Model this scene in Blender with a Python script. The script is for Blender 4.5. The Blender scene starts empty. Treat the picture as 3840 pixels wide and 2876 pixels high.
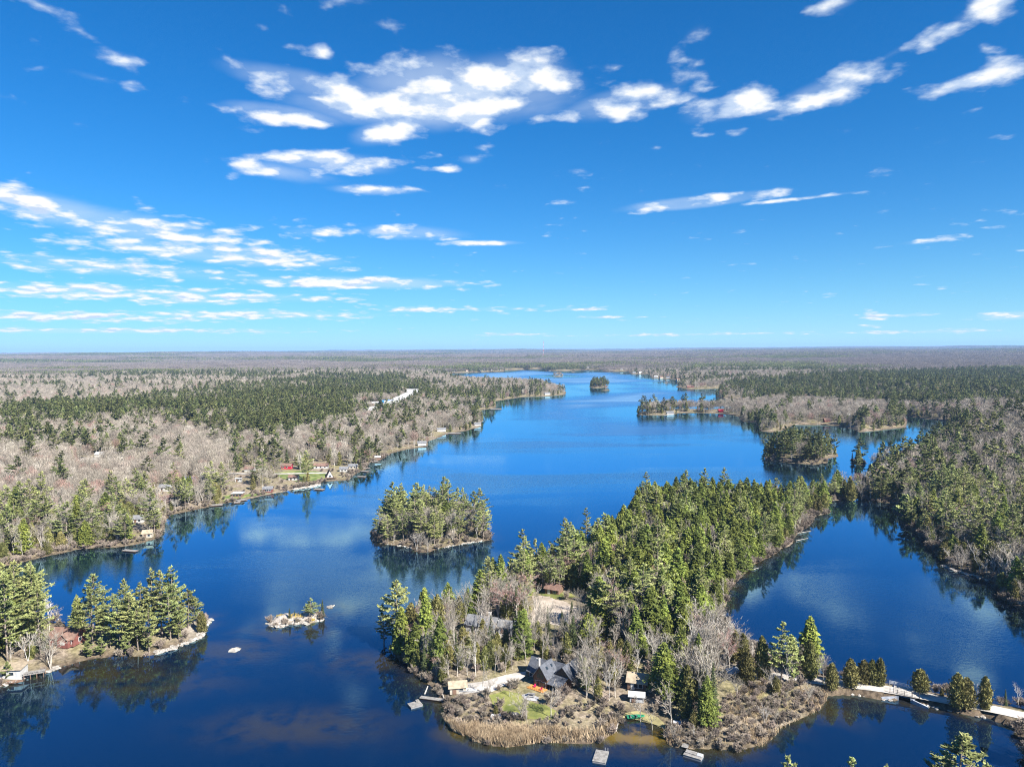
import bpy, bmesh, math, random
import numpy as np
from mathutils import Matrix, Vector, geometry
R = math.radians
random.seed(7)
RNG = np.random.default_rng(7)
SC = bpy.context.scene
COL = SC.collection

# ------------------------------------------------------------------ camera
CAM_H = 90.0
F_PX, CX, CY = 2662.0, 1920.0, 1438.0          # photograph 3840 x 2876
PITCH, ROLL = 2.71, -0.39
cam = bpy.data.cameras.new('camera')
cam.sensor_fit = 'HORIZONTAL'
cam.angle_x = 2 * math.atan(1920 / F_PX)
cam.clip_start, cam.clip_end = 1.0, 80000.0
cam_ob = bpy.data.objects.new('camera', cam)
ROT = Matrix.Rotation(R(90 - PITCH), 3, 'X') @ Matrix.Rotation(R(ROLL), 3, 'Z')
cam_ob.matrix_world = Matrix.Translation((0, 0, CAM_H)) @ ROT.to_4x4()
COL.objects.link(cam_ob)
SC.camera = cam_ob
ROTN = np.array(ROT)

# ------------------------------------------------------------------ light and sky
SUN_EL, SUN_AZ = 40.0, 132.0                    # azimuth clockwise from +Y: over the camera's shoulder, to the side
sdir = Vector((math.sin(R(SUN_AZ)) * math.cos(R(SUN_EL)), math.cos(R(SUN_AZ)) * math.cos(R(SUN_EL)), math.sin(R(SUN_EL))))
sun = bpy.data.lights.new('sun', 'SUN')
sun.energy, sun.angle, sun.color = 5.0, R(0.5), (1.0, 0.95, 0.87)
sun_ob = bpy.data.objects.new('sun', sun)
sun_ob.rotation_euler = sdir.to_track_quat('Z', 'Y').to_euler()
sun_ob.location = (0, 0, 300)
COL.objects.link(sun_ob)
SC.view_settings.view_transform = 'Standard'
SC.view_settings.look = 'None'
SC.view_settings.gamma = 1.0
SC.view_settings.exposure = 1.45
SC.view_settings.use_curve_mapping = False
SC.cycles.max_bounces = 5
SC.cycles.diffuse_bounces = 1
SC.cycles.glossy_bounces = 3
SC.cycles.transmission_bounces = 2
SC.cycles.transparent_max_bounces = 4
SC.cycles.caustics_reflective = False
SC.cycles.caustics_refractive = False
SC.cycles.use_denoising = True
SC.cycles.denoiser = 'OPENIMAGEDENOISE'
SC.cycles.denoising_prefilter = 'NONE'
SC.cycles.filter_width = 1.1
SC.cycles.volume_bounces = 0
SC.cycles.use_light_tree = False


class NT:
    """small helper for node trees"""
    def __init__(s, tree):
        s.t, s.n, s.l = tree, tree.nodes, tree.links

    def node(s, typ, **kw):
        nd = s.n.new(typ)
        for k, v in kw.items():
            setattr(nd, k, v)
        return nd

    def link(s, a, b):
        s.l.new(a, b)

    def put(s, sock, v):
        if hasattr(v, 'is_output') or isinstance(v, bpy.types.NodeSocket):
            s.l.new(v, sock)
        elif v is not None:
            sock.default_value = v

    def math(s, op, a, b=None, c=None, clamp=False):
        nd = s.node('ShaderNodeMath', operation=op, use_clamp=clamp)
        s.put(nd.inputs[0], a)
        if b is not None:
            s.put(nd.inputs[1], b)
        if c is not None:
            s.put(nd.inputs[2], c)
        return nd.outputs[0]

    def smooth(s, v, a, b, lo=0.0, hi=1.0):
        nd = s.node('ShaderNodeMapRange', interpolation_type='SMOOTHSTEP')
        s.put(nd.inputs[0], v)
        for i, x in zip((1, 2, 3, 4), (a, b, lo, hi)):
            s.put(nd.inputs[i], x)
        return nd.outputs[0]

    def mix(s, f, a, b, blend='MIX'):
        nd = s.node('ShaderNodeMix', data_type='RGBA', blend_type=blend)
        s.put(nd.inputs[0], f)
        s.put(nd.inputs[6], (*a, 1) if isinstance(a, tuple) and len(a) == 3 else a)
        s.put(nd.inputs[7], (*b, 1) if isinstance(b, tuple) and len(b) == 3 else b)
        return nd.outputs[2]

    def noise(s, vec, scale, detail=2.0, rough=0.5, dist=0.0, dims='3D'):
        nd = s.node('ShaderNodeTexNoise', noise_dimensions=dims)
        if vec is not None:
            s.put(nd.inputs['Vector'], vec)
        nd.inputs['Scale'].default_value = scale
        nd.inputs['Detail'].default_value = detail
        nd.inputs['Roughness'].default_value = rough
        nd.inputs['Distortion'].default_value = dist
        return nd.outputs[0]


def dir_px(u, v):
    d = ROTN @ np.array([(u - CX) / F_PX, (CY - v) / F_PX, -1.0])
    return d / np.linalg.norm(d)


def build_world():
    w = bpy.data.worlds.new('World')
    SC.world = w
    w.use_nodes = True
    w.cycles.sampling_method = 'NONE'
    t = NT(w.node_tree)
    t.n.clear()
    out = t.node('ShaderNodeOutputWorld')
    bg = t.node('ShaderNodeBackground')
    sky = t.node('ShaderNodeTexSky', sky_type='NISHITA')
    sky.sun_disc = False
    sky.sun_elevation, sky.sun_rotation = R(SUN_EL), R(SUN_AZ)
    sky.altitude, sky.air_density, sky.dust_density, sky.ozone_density = 300, 1.0, 0.0, 2.0
    # polarised, deeply saturated rendering of the blue
    sc_ = t.node('ShaderNodeSeparateColor')
    t.link(sky.outputs[0], sc_.inputs[0])
    cc = t.node('ShaderNodeCombineColor')
    for ch, (a, g) in enumerate(((.055, 1.05), (.50, .92), (.96, .92))):
        v = t.math('POWER', t.math('MULTIPLY', sc_.outputs[ch], 0.148), g)
        t.put(cc.inputs[ch], t.math('MULTIPLY', v, a * .365))
    tc = t.node('ShaderNodeTexCoord')
    sp = t.node('ShaderNodeSeparateXYZ')
    t.link(tc.outputs['Generated'], sp.inputs[0])
    X, Y, Z = sp.outputs
    az = t.math('ARCTAN2', X, Y)
    el = t.math('ARCSINE', Z)
    zc = t.math('MAXIMUM', Z, 0.012)
    zc = t.math('ADD', zc, 0.13)
    cb = t.node('ShaderNodeCombineXYZ')
    t.put(cb.inputs[0], t.math('DIVIDE', X, zc))
    t.put(cb.inputs[1], t.math('DIVIDE', Y, zc))
    P = cb.outputs[0]
    # where the cloud banks stand: azimuth, elevation, half sizes, tilt, amount (angles)
    banks = []

    def bank(u0, v0, hu, hv, tilt, amt):
        d = dir_px(u0, v0)
        banks.append((math.atan2(d[0], d[1]), math.asin(d[2]), hu / F_PX, hv / F_PX, tilt, amt))
    for b in [(1130, 310, 360, 56, .08, .98), (1500, 400, 560, 75, .02, 1.0), (1560, 300, 300, 90, -.1, .9), (1950, 330, 330, 120, .0, .95), (1480, 480, 190, 50, -.3, .95), (1050, 425, 240, 38, .05, .98),
              (2330, 390, 290, 64, -.12, .95), (2560, 300, 150, 60, -.4, .6), (2720, 410, 230, 55, -.1, .92), (3060, 350, 330, 50, -.25, .85), (2600, 130, 130, 60, -.5, .66), (3650, 300, 190, 32, -.15, .85),
              (3350, 200, 260, 40, -.4, .55), (3560, 110, 240, 36, -.3, .52), (3130, 20, 110, 36, -.2, .8), (3690, 40, 120, 36, -.2, .7), (1230, 610, 340, 46, .0, .80), (1050, 640, 240, 40, .1, .72), (1420, 715, 210, 20, .0, .85),
              (2640, 755, 330, 24, -.05, 1.15), (3000, 745, 300, 10, -.03, .75), (200, 790, 330, 60, .15, .85), (550, 860, 420, 55, .08, .92), (820, 950, 480, 45, .05, .98), (1180, 870, 200, 34, .0, .75), (1500, 875, 270, 34, .02, .88),
              (1800, 912, 170, 12, .0, .9), (1350, 1062, 470, 26, .0, 1.0), (500, 1010, 560, 40, .02, .75), (420, 1100, 640, 34, .02, .88), (900, 1115, 460, 24, .0, .82), (300, 1190, 560, 20, .0, .9), (1000, 1180, 520, 22, .0, .8), (1700, 1160, 420, 18, .0, .68),
              (500, 1240, 800, 12, .0, .75), (150, 20, 110, 26, .2, .5), (430, 230, 130, 36, .1, .62), (380, 300, 170, 28, .1, .58), (1210, 200, 70, 40, .0, .66), (2190, 1160, 170, 9, .0, .7), (2250, 1190, 140, 8, .0, .7),
              (3280, 1190, 60, 14, .0, .8), (3270, 1222, 60, 10, .0, .8), (3450, 1180, 90, 10, .0, .7), (3790, 1185, 110, 18, .0, .85), (3400, 1245, 400, 9, .0, .66), (2500, 1255, 600, 8, .0, .66), (1900, 1255, 160, 8, .0, .7), (3500, 900, 150, 14, -.05, .62),
              (1770, 600, 60, 24, .0, .66), (1690, 635, 70, 20, .0, .66)]:
        bank(*b)
    # the same kind of scattered banks in the rest of the sky
    rb = random.Random(3)
    for k in range(10):
        a = R(rb.uniform(55, 305))
        banks.append((a if a < math.pi else a - 2 * math.pi, R(rb.uniform(6, 40)), rb.uniform(.2, .4), rb.uniform(.03, .08), rb.uniform(-.2, .2), .85))
    cov = None
    ae = t.node('ShaderNodeCombineXYZ')
    t.put(ae.inputs[0], az)
    t.put(ae.inputs[1], el)
    for (a0, e0, hu, hv, tl, amt) in banks:
        mpg = t.node('ShaderNodeMapping', vector_type='TEXTURE')
        mpg.inputs['Location'].default_value = (a0, e0, 0)
        mpg.inputs['Rotation'].default_value = (0, 0, -tl)
        mpg.inputs['Scale'].default_value = (hu * 1.55, hv * 1.6, 1)
        t.link(ae.outputs[0], mpg.inputs[0])
        gr = t.node('ShaderNodeTexGradient', gradient_type='SPHERICAL')
        t.link(mpg.outputs[0], gr.inputs[0])
        g = t.math('MULTIPLY', gr.outputs[1], amt)
        cov = g if cov is None else t.math('MAXIMUM', cov, g)
    cov = t.smooth(cov, 0.05, 0.78)
    cov = t.math('MULTIPLY', cov, 1.14)

    def dens(vec, det):
        n1 = t.noise(vec, 8.0, det, 0.57, 0.0, '2D')
        n2 = t.noise(vec, 2.2, 2.0, 0.5, 0.0, '2D')
        wob = t.node('ShaderNodeVectorMath', operation='SCALE')
        nz = t.node('ShaderNodeTexNoise', noise_dimensions='2D')
        t.link(vec, nz.inputs['Vector'])
        nz.inputs['Scale'].default_value = 9.0
        nz.inputs['Detail'].default_value = 3.0
        t.link(nz.outputs[1], wob.inputs[0])
        wob.inputs['Scale'].default_value = 0.16
        va = t.node('ShaderNodeVectorMath', operation='ADD')
        t.link(vec, va.inputs[0])
        t.link(wob.outputs[0], va.inputs[1])
        vo = t.node('ShaderNodeTexVoronoi', feature='SMOOTH_F1', voronoi_dimensions='2D')
        t.link(va.outputs[0], vo.inputs['Vector'])
        vo.inputs['Scale'].default_value = 7.0
        vo.inputs['Smoothness'].default_value = 0.55
        puff = t.math('SUBTRACT', 0.45, vo.outputs[0])
        n = t.math('MULTIPLY_ADD', n2, 1.3, t.math('MULTIPLY_ADD', n1, 1.6, t.math('MULTIPLY', puff, 1.1)))
        return t.math('ADD', cov, t.math('SUBTRACT', n, 1.74))
    d0 = dens(P, 9.0)
    mp = t.node('ShaderNodeVectorMath', operation='ADD')
    t.link(P, mp.inputs[0])
    mp.inputs[1].default_value = (0.05, -0.07, 0)
    d1 = dens(mp.outputs[0], 4.0)
    alpha = t.smooth(d0, 0.22, 1.12)
    veil = t.math('MULTIPLY', t.smooth(t.math('ADD', cov, t.math('MULTIPLY', t.math('SUBTRACT', t.noise(P, 1.3, 5.0, 0.6, 0.4, '2D'), 0.5), 1.6)), 0.45, 1.7), 0.50)
    alpha = t.math('MAXIMUM', alpha, veil)
    # lit side / self shade from the density change toward the sun
    lit = t.smooth(t.math('SUBTRACT', d0, d1), -0.30, 0.16)
    thick = t.smooth(d0, 0.55, 1.15)
    shade = t.mix(lit, (0.56, 0.69, 0.90), (1.0, 1.0, 1.0))
    shade = t.mix(thick, (0.74, 0.86, 1.0), shade)
    hor = t.math('POWER', 2.718, t.math('MULTIPLY', t.math('MAXIMUM', el, 0.0), -14.0))
    skyc = t.mix(t.math('MULTIPLY', hor, 0.92), cc.outputs[0], (0.21, 0.345, 0.38))
    cloud = t.node('ShaderNodeVectorMath', operation='SCALE')
    t.link(shade, cloud.inputs[0])
    cloud.inputs['Scale'].default_value = 0.385
    fade = t.smooth(Z, -0.005, 0.02)
    final = t.mix(t.math('MULTIPLY', alpha, fade), skyc, cloud.outputs[0])
    t.link(final, bg.inputs[0])
    bg.inputs[1].default_value = 1.0
    t.link(bg.outputs[0], out.inputs[0])


build_world()

# ------------------------------------------------------------------ materials
MATS = {}


def material(name, base, rough=0.8, var=0.25, scale=3.0, coord='Object', alt=None, bump=0.0, bscale=8.0, rand=0.0, spec=0.3, metal=0.0, trans=0.0, huev=0.0):
    """base colour broken up by noise; rand adds a difference from one object to the next"""
    if name in MATS:
        return MATS[name]
    m = bpy.data.materials.new(name)
    m.use_nodes = True
    t = NT(m.node_tree)
    bs = t.n['Principled BSDF']
    tc = t.node('ShaderNodeTexCoord')
    n = t.noise(tc.outputs[coord], scale, 5.0, 0.6)
    n = t.smooth(n, 0.3, 0.7)
    dark = tuple(c * (1 - var) for c in base)
    lite = alt if alt else tuple(min(1, c * (1 + var)) for c in base)
    col = t.mix(n, dark, lite)
    if rand or huev:
        oi = t.node('ShaderNodeObjectInfo')
        hs = t.node('ShaderNodeHueSaturation')
        rv = oi.outputs['Random']
        t.put(hs.inputs['Value'], t.math('MULTIPLY_ADD', rv, 2 * rand, 1 - rand))
        r2 = t.math('FRACT', t.math('MULTIPLY', rv, 17.3))
        t.put(hs.inputs['Hue'], t.math('MULTIPLY_ADD', r2, 2 * huev, 0.5 - huev))
        t.link(col, hs.inputs['Color'])
        col = hs.outputs[0]
    t.link(col, bs.inputs['Base Color'])
    bs.inputs['Roughness'].default_value = rough
    bs.inputs['Specular IOR Level'].default_value = spec
    bs.inputs['Metallic'].default_value = metal
    if bump:
        b = t.node('ShaderNodeBump')
        b.inputs['Strength'].default_value = bump
        b.inputs['Distance'].default_value = 0.1
        t.link(t.noise(tc.outputs[coord], bscale, 4.0), b.inputs['Height'])
        t.link(b.outputs[0], bs.inputs['Normal'])
    if trans:
        tr = t.node('ShaderNodeBsdfTranslucent')
        t.link(col, tr.inputs[0])
        mx = t.node('ShaderNodeMixShader')
        mx.inputs[0].default_value = trans
        t.link(bs.outputs[0], mx.inputs[1])
        t.link(tr.outputs[0], mx.inputs[2])
        t.link(mx.outputs[0], t.n['Material Output'].inputs[0])
    MATS[name] = m
    return m


# foliage and bark
M_PINE = material('pine needles', (0.175, 0.225, 0.070), 0.7, 0.5, 0.4, alt=(0.37, 0.395, 0.145), rand=0.28, huev=0.014, trans=0.10)
M_HEM = material('hemlock needles', (0.092, 0.138, 0.026), 0.7, 0.55, 0.5, alt=(0.25, 0.29, 0.055), rand=0.40, huev=0.014, trans=0.10)
M_CED = material('cedar sprays', (0.150, 0.155, 0.048), 0.75, 0.45, 0.5, alt=(0.29, 0.275, 0.09), rand=0.32, huev=0.025, trans=0.10)
M_SPR = material('spruce needles', (0.055, 0.080, 0.034), 0.75, 0.35, 0.5, alt=(0.11, 0.13, 0.05), rand=0.25, huev=0.02, trans=0.2)
M_TWIG = material('bare twigs', (0.235, 0.205, 0.165), 0.85, 0.25, 0.4, alt=(0.35, 0.31, 0.255), rand=0.36, huev=0.015)
M_TWIGR = material('budding maple twigs', (0.29, 0.165, 0.140), 0.85, 0.25, 0.4, alt=(0.38, 0.25, 0.21), rand=0.15, huev=0.01)
M_TWIGB = material('birch twigs', (0.44, 0.40, 0.34), 0.85, 0.25, 0.4, rand=0.15)
M_PINEF = material('shade-toned pine needles', (0.105, 0.130, 0.045), 0.75, 0.4, 0.35, alt=(0.20, 0.22, 0.075), rand=0.35, huev=0.02, trans=0.1)  # darker copy of the needles; missing self-shading of simple crowns put into colour
M_TWIGF = material('shade-toned hardwood twigs', (0.225, 0.193, 0.158), 0.85, 0.25, 0.4, alt=(0.33, 0.29, 0.235), rand=0.34, huev=0.015)  # slightly darker copy of the bare twigs, toned for shade simple crowns lack
M_TWIGP = material('distant shade-toned hardwood twigs', (0.150, 0.128, 0.112), 0.85, 0.25, 0.05, alt=(0.22, 0.188, 0.165), rand=0.25, huev=0.015)  # darker still: crown shade put into the colour of flat-lit distant patches
M_YEL = material('yellow willow catkins', (0.55, 0.46, 0.05), 0.8, 0.25, 0.6, trans=0.3)
M_BARK = material('grey bark', (0.37, 0.34, 0.295), 0.9, 0.35, 2.5, rand=0.25)
M_PBARK = material('conifer bark', (0.20, 0.165, 0.135), 0.9, 0.35, 2.5, rand=0.2)
M_WBARK = material('white birch bark', (0.52, 0.495, 0.455), 0.8, 0.25, 1.5, rand=0.1)
M_SNAG = material('weathered dead wood', (0.40, 0.375, 0.34), 0.85, 0.25, 2.0)
M_REED = material('dead reeds', (0.42, 0.30, 0.185), 0.85, 0.4, 0.3, alt=(0.60, 0.47, 0.31), trans=0.2)
M_BRUSH = material('bare brush', (0.25, 0.20, 0.158), 0.9, 0.35, 0.2, alt=(0.38, 0.32, 0.26), rand=0.38, huev=0.015)
M_DRYGRASS = material('dry sedge', (0.46, 0.39, 0.24), 0.9, 0.3, 0.2, rand=0.2, trans=0.2)
# built things
M_ROOFD = material('charcoal shingles', (0.085, 0.092, 0.108), 0.85, 0.3, 1.2, bump=0.3, bscale=6)
M_ROOFG = material('grey shingles', (0.15, 0.153, 0.16), 0.85, 0.25, 1.0, bump=0.3)
M_ROOFB = material('brown shingles', (0.17, 0.105, 0.082), 0.85, 0.25, 1.0, bump=0.3)
M_ROOFT = material('pale tan shingles', (0.30, 0.245, 0.175), 0.85, 0.25, 0.9, bump=0.3)
M_ROOFW = material('white metal roofing', (0.40, 0.40, 0.39), 0.5, 0.15, 0.5)
M_LOG = material('stained log wall', (0.105, 0.060, 0.036), 0.7, 0.35, 2.0)
M_REDW = material('faded red siding', (0.175, 0.066, 0.055), 0.75, 0.2, 0.8)
M_REDB = material('bright red siding', (0.42, 0.02, 0.045), 0.7, 0.15, 0.8)
M_WHITEW = material('white siding', (0.42, 0.415, 0.40), 0.7, 0.15, 0.8)
M_CREAM = material('cream siding', (0.38, 0.345, 0.28), 0.75, 0.15, 0.8)
M_GREYW = material('grey siding', (0.36, 0.37, 0.38), 0.75, 0.15, 0.8)
M_BRNW = material('brown board siding', (0.16, 0.10, 0.07), 0.8, 0.25, 1.0)
M_BLUEW = material('blue painted panels', (0.05, 0.22, 0.55), 0.6, 0.1, 0.8)
M_GLASS = material('window glass', (0.02, 0.03, 0.04), 0.08, 0.1, 1.0, spec=0.6)
M_TRIM = material('white trim', (0.48, 0.47, 0.45), 0.6, 0.08, 1.0)
M_STONE = material('pale chimney stone', (0.40, 0.385, 0.36), 0.9, 0.3, 2.5, bump=0.5)
M_CONC = material('blue grey concrete', (0.34, 0.37, 0.42), 0.9, 0.2, 1.5, bump=0.3)
M_DECK = material('honey stained decking', (0.52, 0.25, 0.075), 0.7, 0.2, 2.0)
M_DOCK = material('weathered grey decking', (0.215, 0.205, 0.19), 0.85, 0.3, 1.6)
M_FLOAT = material('grey dock float', (0.20, 0.20, 0.21), 0.7, 0.1, 1.0)
M_CHAIR = material('crimson plastic', (0.55, 0.02, 0.10), 0.5, 0.05, 1.0)
M_STEEL = material('dark railing steel', (0.10, 0.09, 0.085), 0.6, 0.2, 2.0)
M_RAILW = material('galvanised rail', (0.58, 0.60, 0.63), 0.5, 0.1, 2.0)
M_GREENB = material('green hull paint', (0.03, 0.22, 0.12), 0.45, 0.15, 1.0)
M_BOATW = material('white hull paint', (0.52, 0.53, 0.54), 0.4, 0.06, 1.0)
M_ROCK = material('pale granite', (0.29, 0.26, 0.225), 0.9, 0.45, 0.8, alt=(0.46, 0.42, 0.37), bump=0.6, bscale=3)
M_LICH = material('ochre lichen sedge', (0.42, 0.30, 0.06), 0.9, 0.3, 1.0)
M_TOWR = material('red tower paint', (0.45, 0.05, 0.04), 0.6, 0.1, 1.0)
# ground sheets
M_LAWN = material('lawn grass', (0.115, 0.150, 0.032), 0.9, 0.3, 0.25, alt=(0.25, 0.245, 0.075), bump=0.4, bscale=5)
M_LAWNG = material('green lawn grass', (0.10, 0.15, 0.032), 0.9, 0.3, 0.2, alt=(0.22, 0.24, 0.08), bump=0.4, bscale=5)
M_GRAVEL = material('pale gravel', (0.38, 0.35, 0.31), 0.95, 0.25, 0.35, alt=(0.52, 0.485, 0.44), bump=0.5, bscale=6)
M_ASPH = material('sun bleached asphalt', (0.42, 0.41, 0.40), 0.9, 0.12, 0.05)
M_SAND = material('tan bare earth', (0.40, 0.33, 0.26), 0.95, 0.3, 0.2, alt=(0.55, 0.47, 0.39), bump=0.5, bscale=4)
M_PAVE = material('grey paving', (0.34, 0.34, 0.345), 0.85, 0.2, 0.8)
M_SHOREGRASS = material('straw coloured shore grass', (0.27, 0.235, 0.11), 0.95, 0.3, 0.2, bump=0.4)


# ------------------------------------------------------------------ shoreline, heights
def px0(pts):
    """photograph points on the lake's surface -> metres"""
    o = []
    for (u, v) in pts:
        d = ROTN @ np.array([(u - CX) / F_PX, (CY - v) / F_PX, -1.0])
        k = CAM_H / -d[2]
        o.append((d[0] * k, d[1] * k))
    return np.array(o)


LEFT_SHORE = [(-900, 2330), (-300, 2190), (82, 2108), (190, 2082), (279, 2062), (341, 2055), (430, 2052), (517, 2040), (588, 2020), (611, 2005), (614, 1960),
              (635, 1932), (735, 1911), (823, 1890), (911, 1876), (999, 1855), (1052, 1846), (1105, 1835), (1160, 1828), (1198, 1818), (1195, 1808), (1217, 1805),
              (1313, 1800), (1335, 1775), (1352, 1769), (1366, 1737), (1419, 1728), (1433, 1721), (1461, 1702), (1520, 1686), (1555, 1681), (1597, 1676),
              (1602, 1655), (1661, 1634), (1720, 1620), (1750, 1615), (1800, 1601), (1804, 1585), (1775, 1560), (1755, 1547), (1781, 1542), (1840, 1533),
              (1861, 1528), (1857, 1505), (1956, 1489), (2047, 1487), (2119, 1480), (2122, 1468), (2060, 1452), (2040, 1442), (1950, 1436), (1800, 1431),
              (1700, 1424), (1680, 1412)]
FAR_SHORE = [(1683, 1401), (1748, 1398), (1884, 1394), (1893, 1389), (1956, 1387), (2047, 1383), (2051, 1391), (2119, 1392), (2182, 1388), (2264, 1387),
             (2268, 1394), (2300, 1394), (2363, 1393), (2368, 1403), (2436, 1405), (2445, 1418), (2499, 1422), (2549, 1426), (2553, 1435), (2535, 1452),
             (2580, 1460), (2640, 1459), (2705, 1457), (2716, 1465), (2681, 1491), (2734, 1497), (2822, 1503), (2850, 1512)]
MID_LAND = [(2822, 1521), (2740, 1530), (2640, 1537), (2540, 1534), (2450, 1537), (2395, 1546), (2389, 1555), (2418, 1556), (2493, 1558), (2551, 1549), (2609, 1548),
            (2707, 1551), (2765, 1561), (2788, 1581), (2835, 1584), (2852, 1616), (2892, 1622), (2956, 1607), (2973, 1593), (3083, 1593), (3159, 1599),
            (3199, 1610), (3228, 1621), (3297, 1614), (3396, 1602), (3399, 1580), (3384, 1557), (3460, 1569), (3564, 1583)]
RIGHT_TOP = [(3590, 1600), (3563, 1618), (3540, 1645), (3470, 1685), (3415, 1705), (3402, 1735), (3330, 1742), (3268, 1742), (3262, 1752), (3330, 1768),
             (3330, 1785), (3260, 1822), (3200, 1836), (3100, 1852)]
PENIN_W = [(3000, 1888), (2900, 1902), (2750, 1900), (2600, 1893), (2450, 1903), (2385, 1908), (2350, 1975), (2250, 2055), (2130, 2135), (2020, 2175),
           (1900, 2215), (1756, 2290), (1629, 2364), (1530, 2395), (1475, 2408), (1465, 2424), (1490, 2468), (1553, 2525), (1617, 2570), (1654, 2627),
           (1673, 2690), (1705, 2737), (1735, 2752), (1800, 2716), (1868, 2676), (1880, 2684), (1815, 2730), (1775, 2770), (1781, 2779), (1840, 2794), (1901, 2799),
           (1965, 2792), (2028, 2782), (2130, 2788), (2243, 2782), (2300, 2747), (2318, 2715), (2344, 2690), (2400, 2696), (2450, 2712), (2503, 2742), (2500, 2775), (2530, 2798),
           (2590, 2806), (2682, 2806), (2773, 2812), (2860, 2790), (2924, 2727), (3010, 2690), (3076, 2650), (3100, 2606)]
CAUSE_S = [(3221, 2604), (3306, 2620), (3362, 2624), (3425, 2634), (3482, 2646), (3554, 2662), (3640, 2680), (3718, 2692), (3790, 2725), (3850, 2800), (3880, 2900)]
EAST_BAY = [(3104, 1881), (3204, 1869), (3298, 1884), (3380, 1890), (3384, 1930), (3378, 1962), (3448, 2013), (3505, 2073), (3532, 2119), (3615, 2150), (3714, 2178),
            (3744, 2229), (3782, 2263), (3840, 2292), (4050, 2400), (4300, 2560), (4250, 2730), (4000, 2690), (3840, 2655), (3712, 2636), (3554, 2606), (3451, 2588), (3336, 2564),
            (3148, 2543), (3060, 2520), (2960, 2492), (2839, 2440), (2754, 2390), (2700, 2325), (2697, 2298), (2721, 2245), (2753, 2193), (2805, 2140), (2886, 2088),
            (2963, 2046), (2984, 2008), (3026, 1976), (3050, 1945), (3061, 1933), (3114, 1925), (3090, 1905)]
GAP = [(3345, 2555), (3440, 2580), (3426, 2650), (3362, 2640)]
ISLANDS = {
    'wooded island': [(1398, 2005), (1410, 2033), (1458, 2042), (1494, 2045), (1542, 2054), (1566, 2071), (1609, 2071), (1637, 2059), (1709, 2045), (1769, 2033),
                      (1842, 2024), (1830, 1998), (1790, 1955), (1650, 1938), (1520, 1948), (1430, 1978)],
    'cottage point': [(-600, 2760), (-200, 2640), (0, 2575), (65, 2554), (98, 2539), (181, 2510), (231, 2500), (326, 2474), (398, 2463), (506, 2460), (579, 2453), (669, 2424),
                      (745, 2390), (765, 2350), (790, 2318), (740, 2322), (660, 2340), (560, 2350), (430, 2358), (320, 2352), (200, 2335), (100, 2310), (-60, 2260), (-600, 2250)],
    'granite islet': [(1006, 2334), (1019, 2348), (1050, 2350), (1077, 2342), (1131, 2335), (1158, 2337), (1203, 2326), (1209, 2317), (1180, 2310), (1149, 2309),
                      (1095, 2316), (1050, 2317), (1022, 2325)],
    'sloped island': [(2850, 1684), (2875, 1711), (2951, 1735), (3051, 1744), (3104, 1732), (3148, 1711), (3140, 1700), (3080, 1690), (2960, 1688), (2880, 1684)],
    'spruce islet': [(3185, 1738), (3215, 1745), (3248, 1740), (3240, 1732), (3200, 1731)],
    'far round island': [(2208, 1450), (2225, 1456), (2262, 1455), (2284, 1449), (2270, 1444), (2225, 1444)],
    'far rock': [(2252, 1464), (2270, 1466), (2292, 1464), (2270, 1461)],
    'far small island': [(2070, 1412), (2090, 1414), (2117, 1412), (2095, 1408)],
    'far speck': [(2144, 1396), (2152, 1397.5), (2160, 1396), (2152, 1395)],
    'far speck two': [(2488, 1437), (2497, 1439), (2506, 1437), (2497, 1435)],
}
p_left = px0(LEFT_SHORE)
W1 = np.vstack([p_left, px0(FAR_SHORE), px0(MID_LAND), px0(RIGHT_TOP), px0(PENIN_W), px0(CAUSE_S),
                np.array([[170, 60], [260, -200], [0, -420], [-420, -380], [-620, 0]])])
W2 = px0(EAST_BAY)
W3 = px0(GAP)
ISL = {k: px0(v) for k, v in ISLANDS.items()}
ISL['near bank'] = np.array([[38, 40], [44, 100], [47, 124], [60, 131], [78, 136], [96, 138], [118, 132], [150, 120], [200, 60], [120, 20]])


def roughen(poly, seed, amp=0.018, n=2):
    """break long straight runs of a traced shoreline"""
    rg = np.random.default_rng(seed)
    for _ in range(n):
        q = np.roll(poly, -1, 0)
        seg = q - poly
        ln = np.hypot(*seg.T)
        mid = (poly + q) / 2 + np.stack([-seg[:, 1], seg[:, 0]], 1) * rg.normal(0, amp * 2.2, (len(poly), 1))
        out = []
        for a, m, L in zip(poly, mid, ln):
            out.append(a)
            if L > 5 and np.hypot(*a) < 900:
                out.append(m)
        poly = np.array(out)
    return poly


W1, W2 = roughen(W1, 1), roughen(W2, 2)
for i, k in enumerate(ISL):
    ISL[k] = roughen(ISL[k], 10 + i, 0.04)
GR = ISL['granite islet']


def inside(poly, x, y):
    c = np.zeros(x.shape, bool)
    lo, hi = poly.min(0), poly.max(0)
    k = np.where((x >= lo[0]) & (x <= hi[0]) & (y >= lo[1]) & (y <= hi[1]))[0]
    if not len(k):
        return c
    xs, ys = x[k], y[k]
    b = np.roll(poly, -1, 0)
    e = np.hstack([poly, b])
    e = e[(e[:, 1] != e[:, 3]) & (np.maximum(e[:, 1], e[:, 3]) >= ys.min()) & (np.minimum(e[:, 1], e[:, 3]) <= ys.max())]
    if len(k) < 200:
        x1, y1, x2, y2 = [q[:, None] for q in e.T]
        r = (((y1 > ys) != (y2 > ys)) & (xs < (x2 - x1) * (ys - y1) / (y2 - y1) + x1)).sum(0) % 2 == 1
    else:
        r = np.zeros(len(k), bool)
        for (x1, y1, x2, y2) in e:
            r ^= ((y1 > ys) != (y2 > ys)) & (xs < (x2 - x1) * (ys - y1) / (y2 - y1) + x1)
    c[k] = r
    return c


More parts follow.
